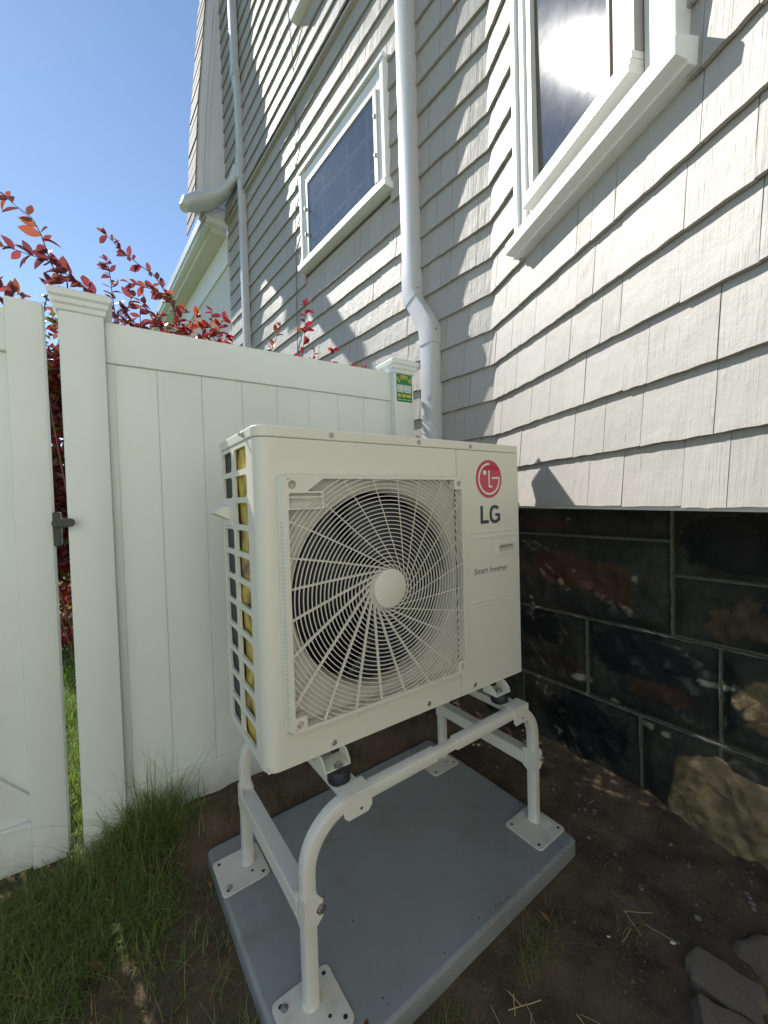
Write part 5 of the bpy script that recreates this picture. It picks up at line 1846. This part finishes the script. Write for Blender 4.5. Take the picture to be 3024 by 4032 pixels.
# ------------------------------------------------------------------ debris
def pebble_mesh(seed, sub=2):
    import bmesh
    rnd = random.Random(seed)
    bm = bmesh.new(); bmesh.ops.create_icosphere(bm, subdivisions=sub, radius=1)
    o = Vector((rnd.random() * 9, rnd.random() * 9, rnd.random() * 9))
    for v in bm.verts:
        v.co *= 1 + 0.32 * mnoise.noise(v.co * 1.1 + o)
        v.co.z *= 0.6
    me = bpy.data.meshes.new('pebble'); bm.to_mesh(me); bm.free()
    me.materials.append(M_PEBBLE)
    me.polygons.foreach_set('use_smooth', [True] * len(me.polygons))
    return me


PM = [pebble_mesh(i) for i in range(5)]
rp_ = random.Random(9)
for i in range(46):
    lab_ = 'small pale pebble in the cluster at the foot of the stone foundation' if i < 10 else 'small pale pebble lying alone on the dark soil beside the pad'
    if i < 10:
        x, y = 1.19 + rp_.gauss(0, .035), -0.105 + rp_.gauss(0, .02)
    else:
        x, y = rp_.uniform(1.0, 1.36), rp_.uniform(-0.62, 0.28)
    s_ = rp_.uniform(0.0035, 0.0085)
    o = put('pebble', rp_.choice(PM))
    o.location = (x, y, ground_z(x, y) + s_ * .25); o.scale = (s_ * rp_.uniform(.8, 1.4), s_, s_); o.rotation_euler = (0, 0, rp_.uniform(0, 6))
    tag(o, lab_, 'pebble', 'pebbles clustered by the foundation' if i < 10 else 'pebbles scattered on the soil')
# fine crumbs of soil and grit, nobody could count them
cv, cf = [], []
for ci in range(14000):
    x, y = rp_.uniform(-1.1, 1.38), rp_.uniform(-0.85, 0.72)
    on_pad = -0.04 < x < 0.95 and -0.20 < y < 0.51
    if -0.075 < x < 0.99 and -0.24 < y < 0.545 and not on_pad:
        continue
    s_ = rp_.choice((0.0012, 0.0016, 0.002, 0.003, 0.005)) * rp_.uniform(.7, 1.3)
    z = ground_z(x, y)
    if on_pad:
        e_ = min(x + .04, .95 - x, y + .20, .51 - y)
        if rp_.random() > 0.03 + 0.25 * (e_ < 0.05):
            continue
        s_ *= 0.6; z = SZ - 0.0004
    o0 = len(cv)
    for dx, dy, dz in ((1, 0, 0), (-1, 0, 0), (0, 1, 0), (0, -1, 0), (0, 0, 1), (0, 0, -1)):
        k = rp_.uniform(.6, 1.3) * s_
        cv.append((x + dx * k, y + dy * k, z + dz * k * .8 + s_ * .2))
    for f in ((0, 2, 4), (2, 1, 4), (1, 3, 4), (3, 0, 4)):
        cf.append([i + o0 for i in f])
me = bpy.data.meshes.new('soil_crumbs'); me.from_pydata(cv, [], cf)
me.materials.append(painted('soil_crumb', (0.10, 0.076, 0.052), 0.95, 0.4, 30, coord='World'))
put('soil_crumbs', me, kind='stuff')


def rock(name, loc, sc, rz, label, seed, squash=None):
    import bmesh
    bm = bmesh.new(); bmesh.ops.create_cube(bm, size=2)
    bmesh.ops.subdivide_edges(bm, edges=bm.edges, cuts=15, use_grid_fill=True)
    o = Vector((seed * 3.1, seed, 2))
    for v in bm.verts:
        c = v.co.copy()
        v.co = c.normalized() * (0.45 * c.length + 0.55 * 1.15)
        v.co *= 1 + 0.17 * mnoise.fractal(v.co * 1.2 + o, 0.8, 2.1, 6)
        if squash and v.co.z > squash:
            v.co.z = squash + (v.co.z - squash) * .2
    me = bpy.data.meshes.new(name); bm.to_mesh(me); bm.free()
    me.materials.append(M_ROCK)
    me.polygons.foreach_set('use_smooth', [True] * len(me.polygons))
    ob = put(name, me)
    ob.location = loc; ob.scale = sc; ob.rotation_euler = (0.08, -0.1, rz)
    tag(ob, label, 'rock', 'rocks at the lower right corner')
    return ob


rock('rock', (0.775, -0.668, -0.578), (0.085, 0.075, 0.05), 0.4, 'flat dark rock lying lowest in the bottom right corner', 2, .5)
rock('rock', (0.905, -0.610, -0.572), (0.05, 0.07, 0.05), 0.2, 'upright brown rock behind the flat dark rock', 4, .6)
rock('rock', (1.03, -0.70, -0.585), (0.085, 0.10, 0.06), -0.5, 'pale rock at the far right edge of the soil', 6, .5)
rock('rock', (0.50, 0.635, -0.49), (0.035, 0.03, 0.028), 0.5, 'small tan stone half buried behind the pad under the heat pump', 8)

# straw, dead leaves, white chips
for i in range(26):
    if i < 9:
        x, y = 0.30 + rp_.uniform(0, .2), -0.34 + rp_.uniform(-.07, .04)
    elif i < 18:
        x, y = rp_.uniform(0.5, 1.0), rp_.uniform(-0.68, -0.40)
    else:
        x, y = rp_.uniform(-0.6, 0.0), rp_.uniform(-0.2, 0.5)
    if -0.08 < x < 0.99 and y > -0.25: x -= 0.5 if x < .2 else 0; 
    L_, a_ = rp_.uniform(0.03, 0.09), rp_.uniform(0, 3.14)
    pts = []
    for t in (-.5, -.2, .1, .5):
        px, py = x + math.cos(a_) * L_ * t, y + math.sin(a_) * L_ * t + 0.0012 * math.sin(t * 5)
        pts.append((px - x, py - y, 0.003 + 0.002 * abs(t) + rp_.uniform(0, .0012)))
    b = MB(); b.sweep(pts, [(-0.0011, 0), (0, .0007), (0.0011, 0), (0, -.0004)])
    o = b.build('straw', M_STRAW, fix=False)
    o.location = (x, y, ground_z(x, y) + .002)
    ls_ = ('dry straw stalk on the soil along the front edge of the pad', 'dry straw stalk on the bare soil near the rocks', 'dry straw stalk in the thin grass left of the pad')[0 if i < 9 else 1 if i < 18 else 2]
    tag(o, ls_, 'straw', ('straw by the pad edge', 'straw near the rocks', 'straw in the grass')[0 if i < 9 else 1 if i < 18 else 2])
for (x, y, s_, rz, lb) in ((0.685, -0.285, 0.032, 0.4, 'curled brown dead leaf on the soil before the pad edge'),
                           (-0.34, 0.33, 0.05, 1.1, 'orange brown dead leaf caught in the grass left of the pad'),
                           (-0.30, 0.42, 0.04, 2.2, 'pale tan dead leaf in the grass nearer the fence'),
                           (-0.066, 0.40, 0.02, 0.2, 'small red leaf beside the far left corner of the pad')):
    me = leaf_mesh('dead_leaf', 1.0, 0.6, M_DEADLEAF, .3, -.25)
    o = put('dead_leaf', me); o.scale = (s_, s_, s_); o.location = (x, y, ground_z(x, y) + 0.014); o.rotation_euler = (0.2, 0.3, rz)
    tag(o, lb, 'leaf')
o = put('dead_leaf', leaf_mesh('dead_leaf', 1.0, 0.45, M_LEAF, .3, -.2)); o.scale = (0.022,) * 3; o.location = (0.145, -0.185, SZ + .004); o.rotation_euler = (0, 0.2, 2.5)
tag(o, 'tiny red leaf lying on the grey pad beside the nearest base plate', 'leaf')
for (x, y, s_, lb) in ((0.915, -0.497, 0.008, 'white chip of stone on the soil above the rocks'), (0.80, -0.385, 0.005, 'tiny white chip on bare soil right of the dead leaf')):
    o = put('stone_chip', pebble_mesh(44, 1)); o.data.materials.clear(); o.data.materials.append(M_WHITE)
    o.scale = (s_ * .6, s_, s_ * .6); o.location = (x, y, ground_z(x, y) + .004); o.rotation_euler = (0, 0, .7)
    tag(o, lb, 'stone chip')
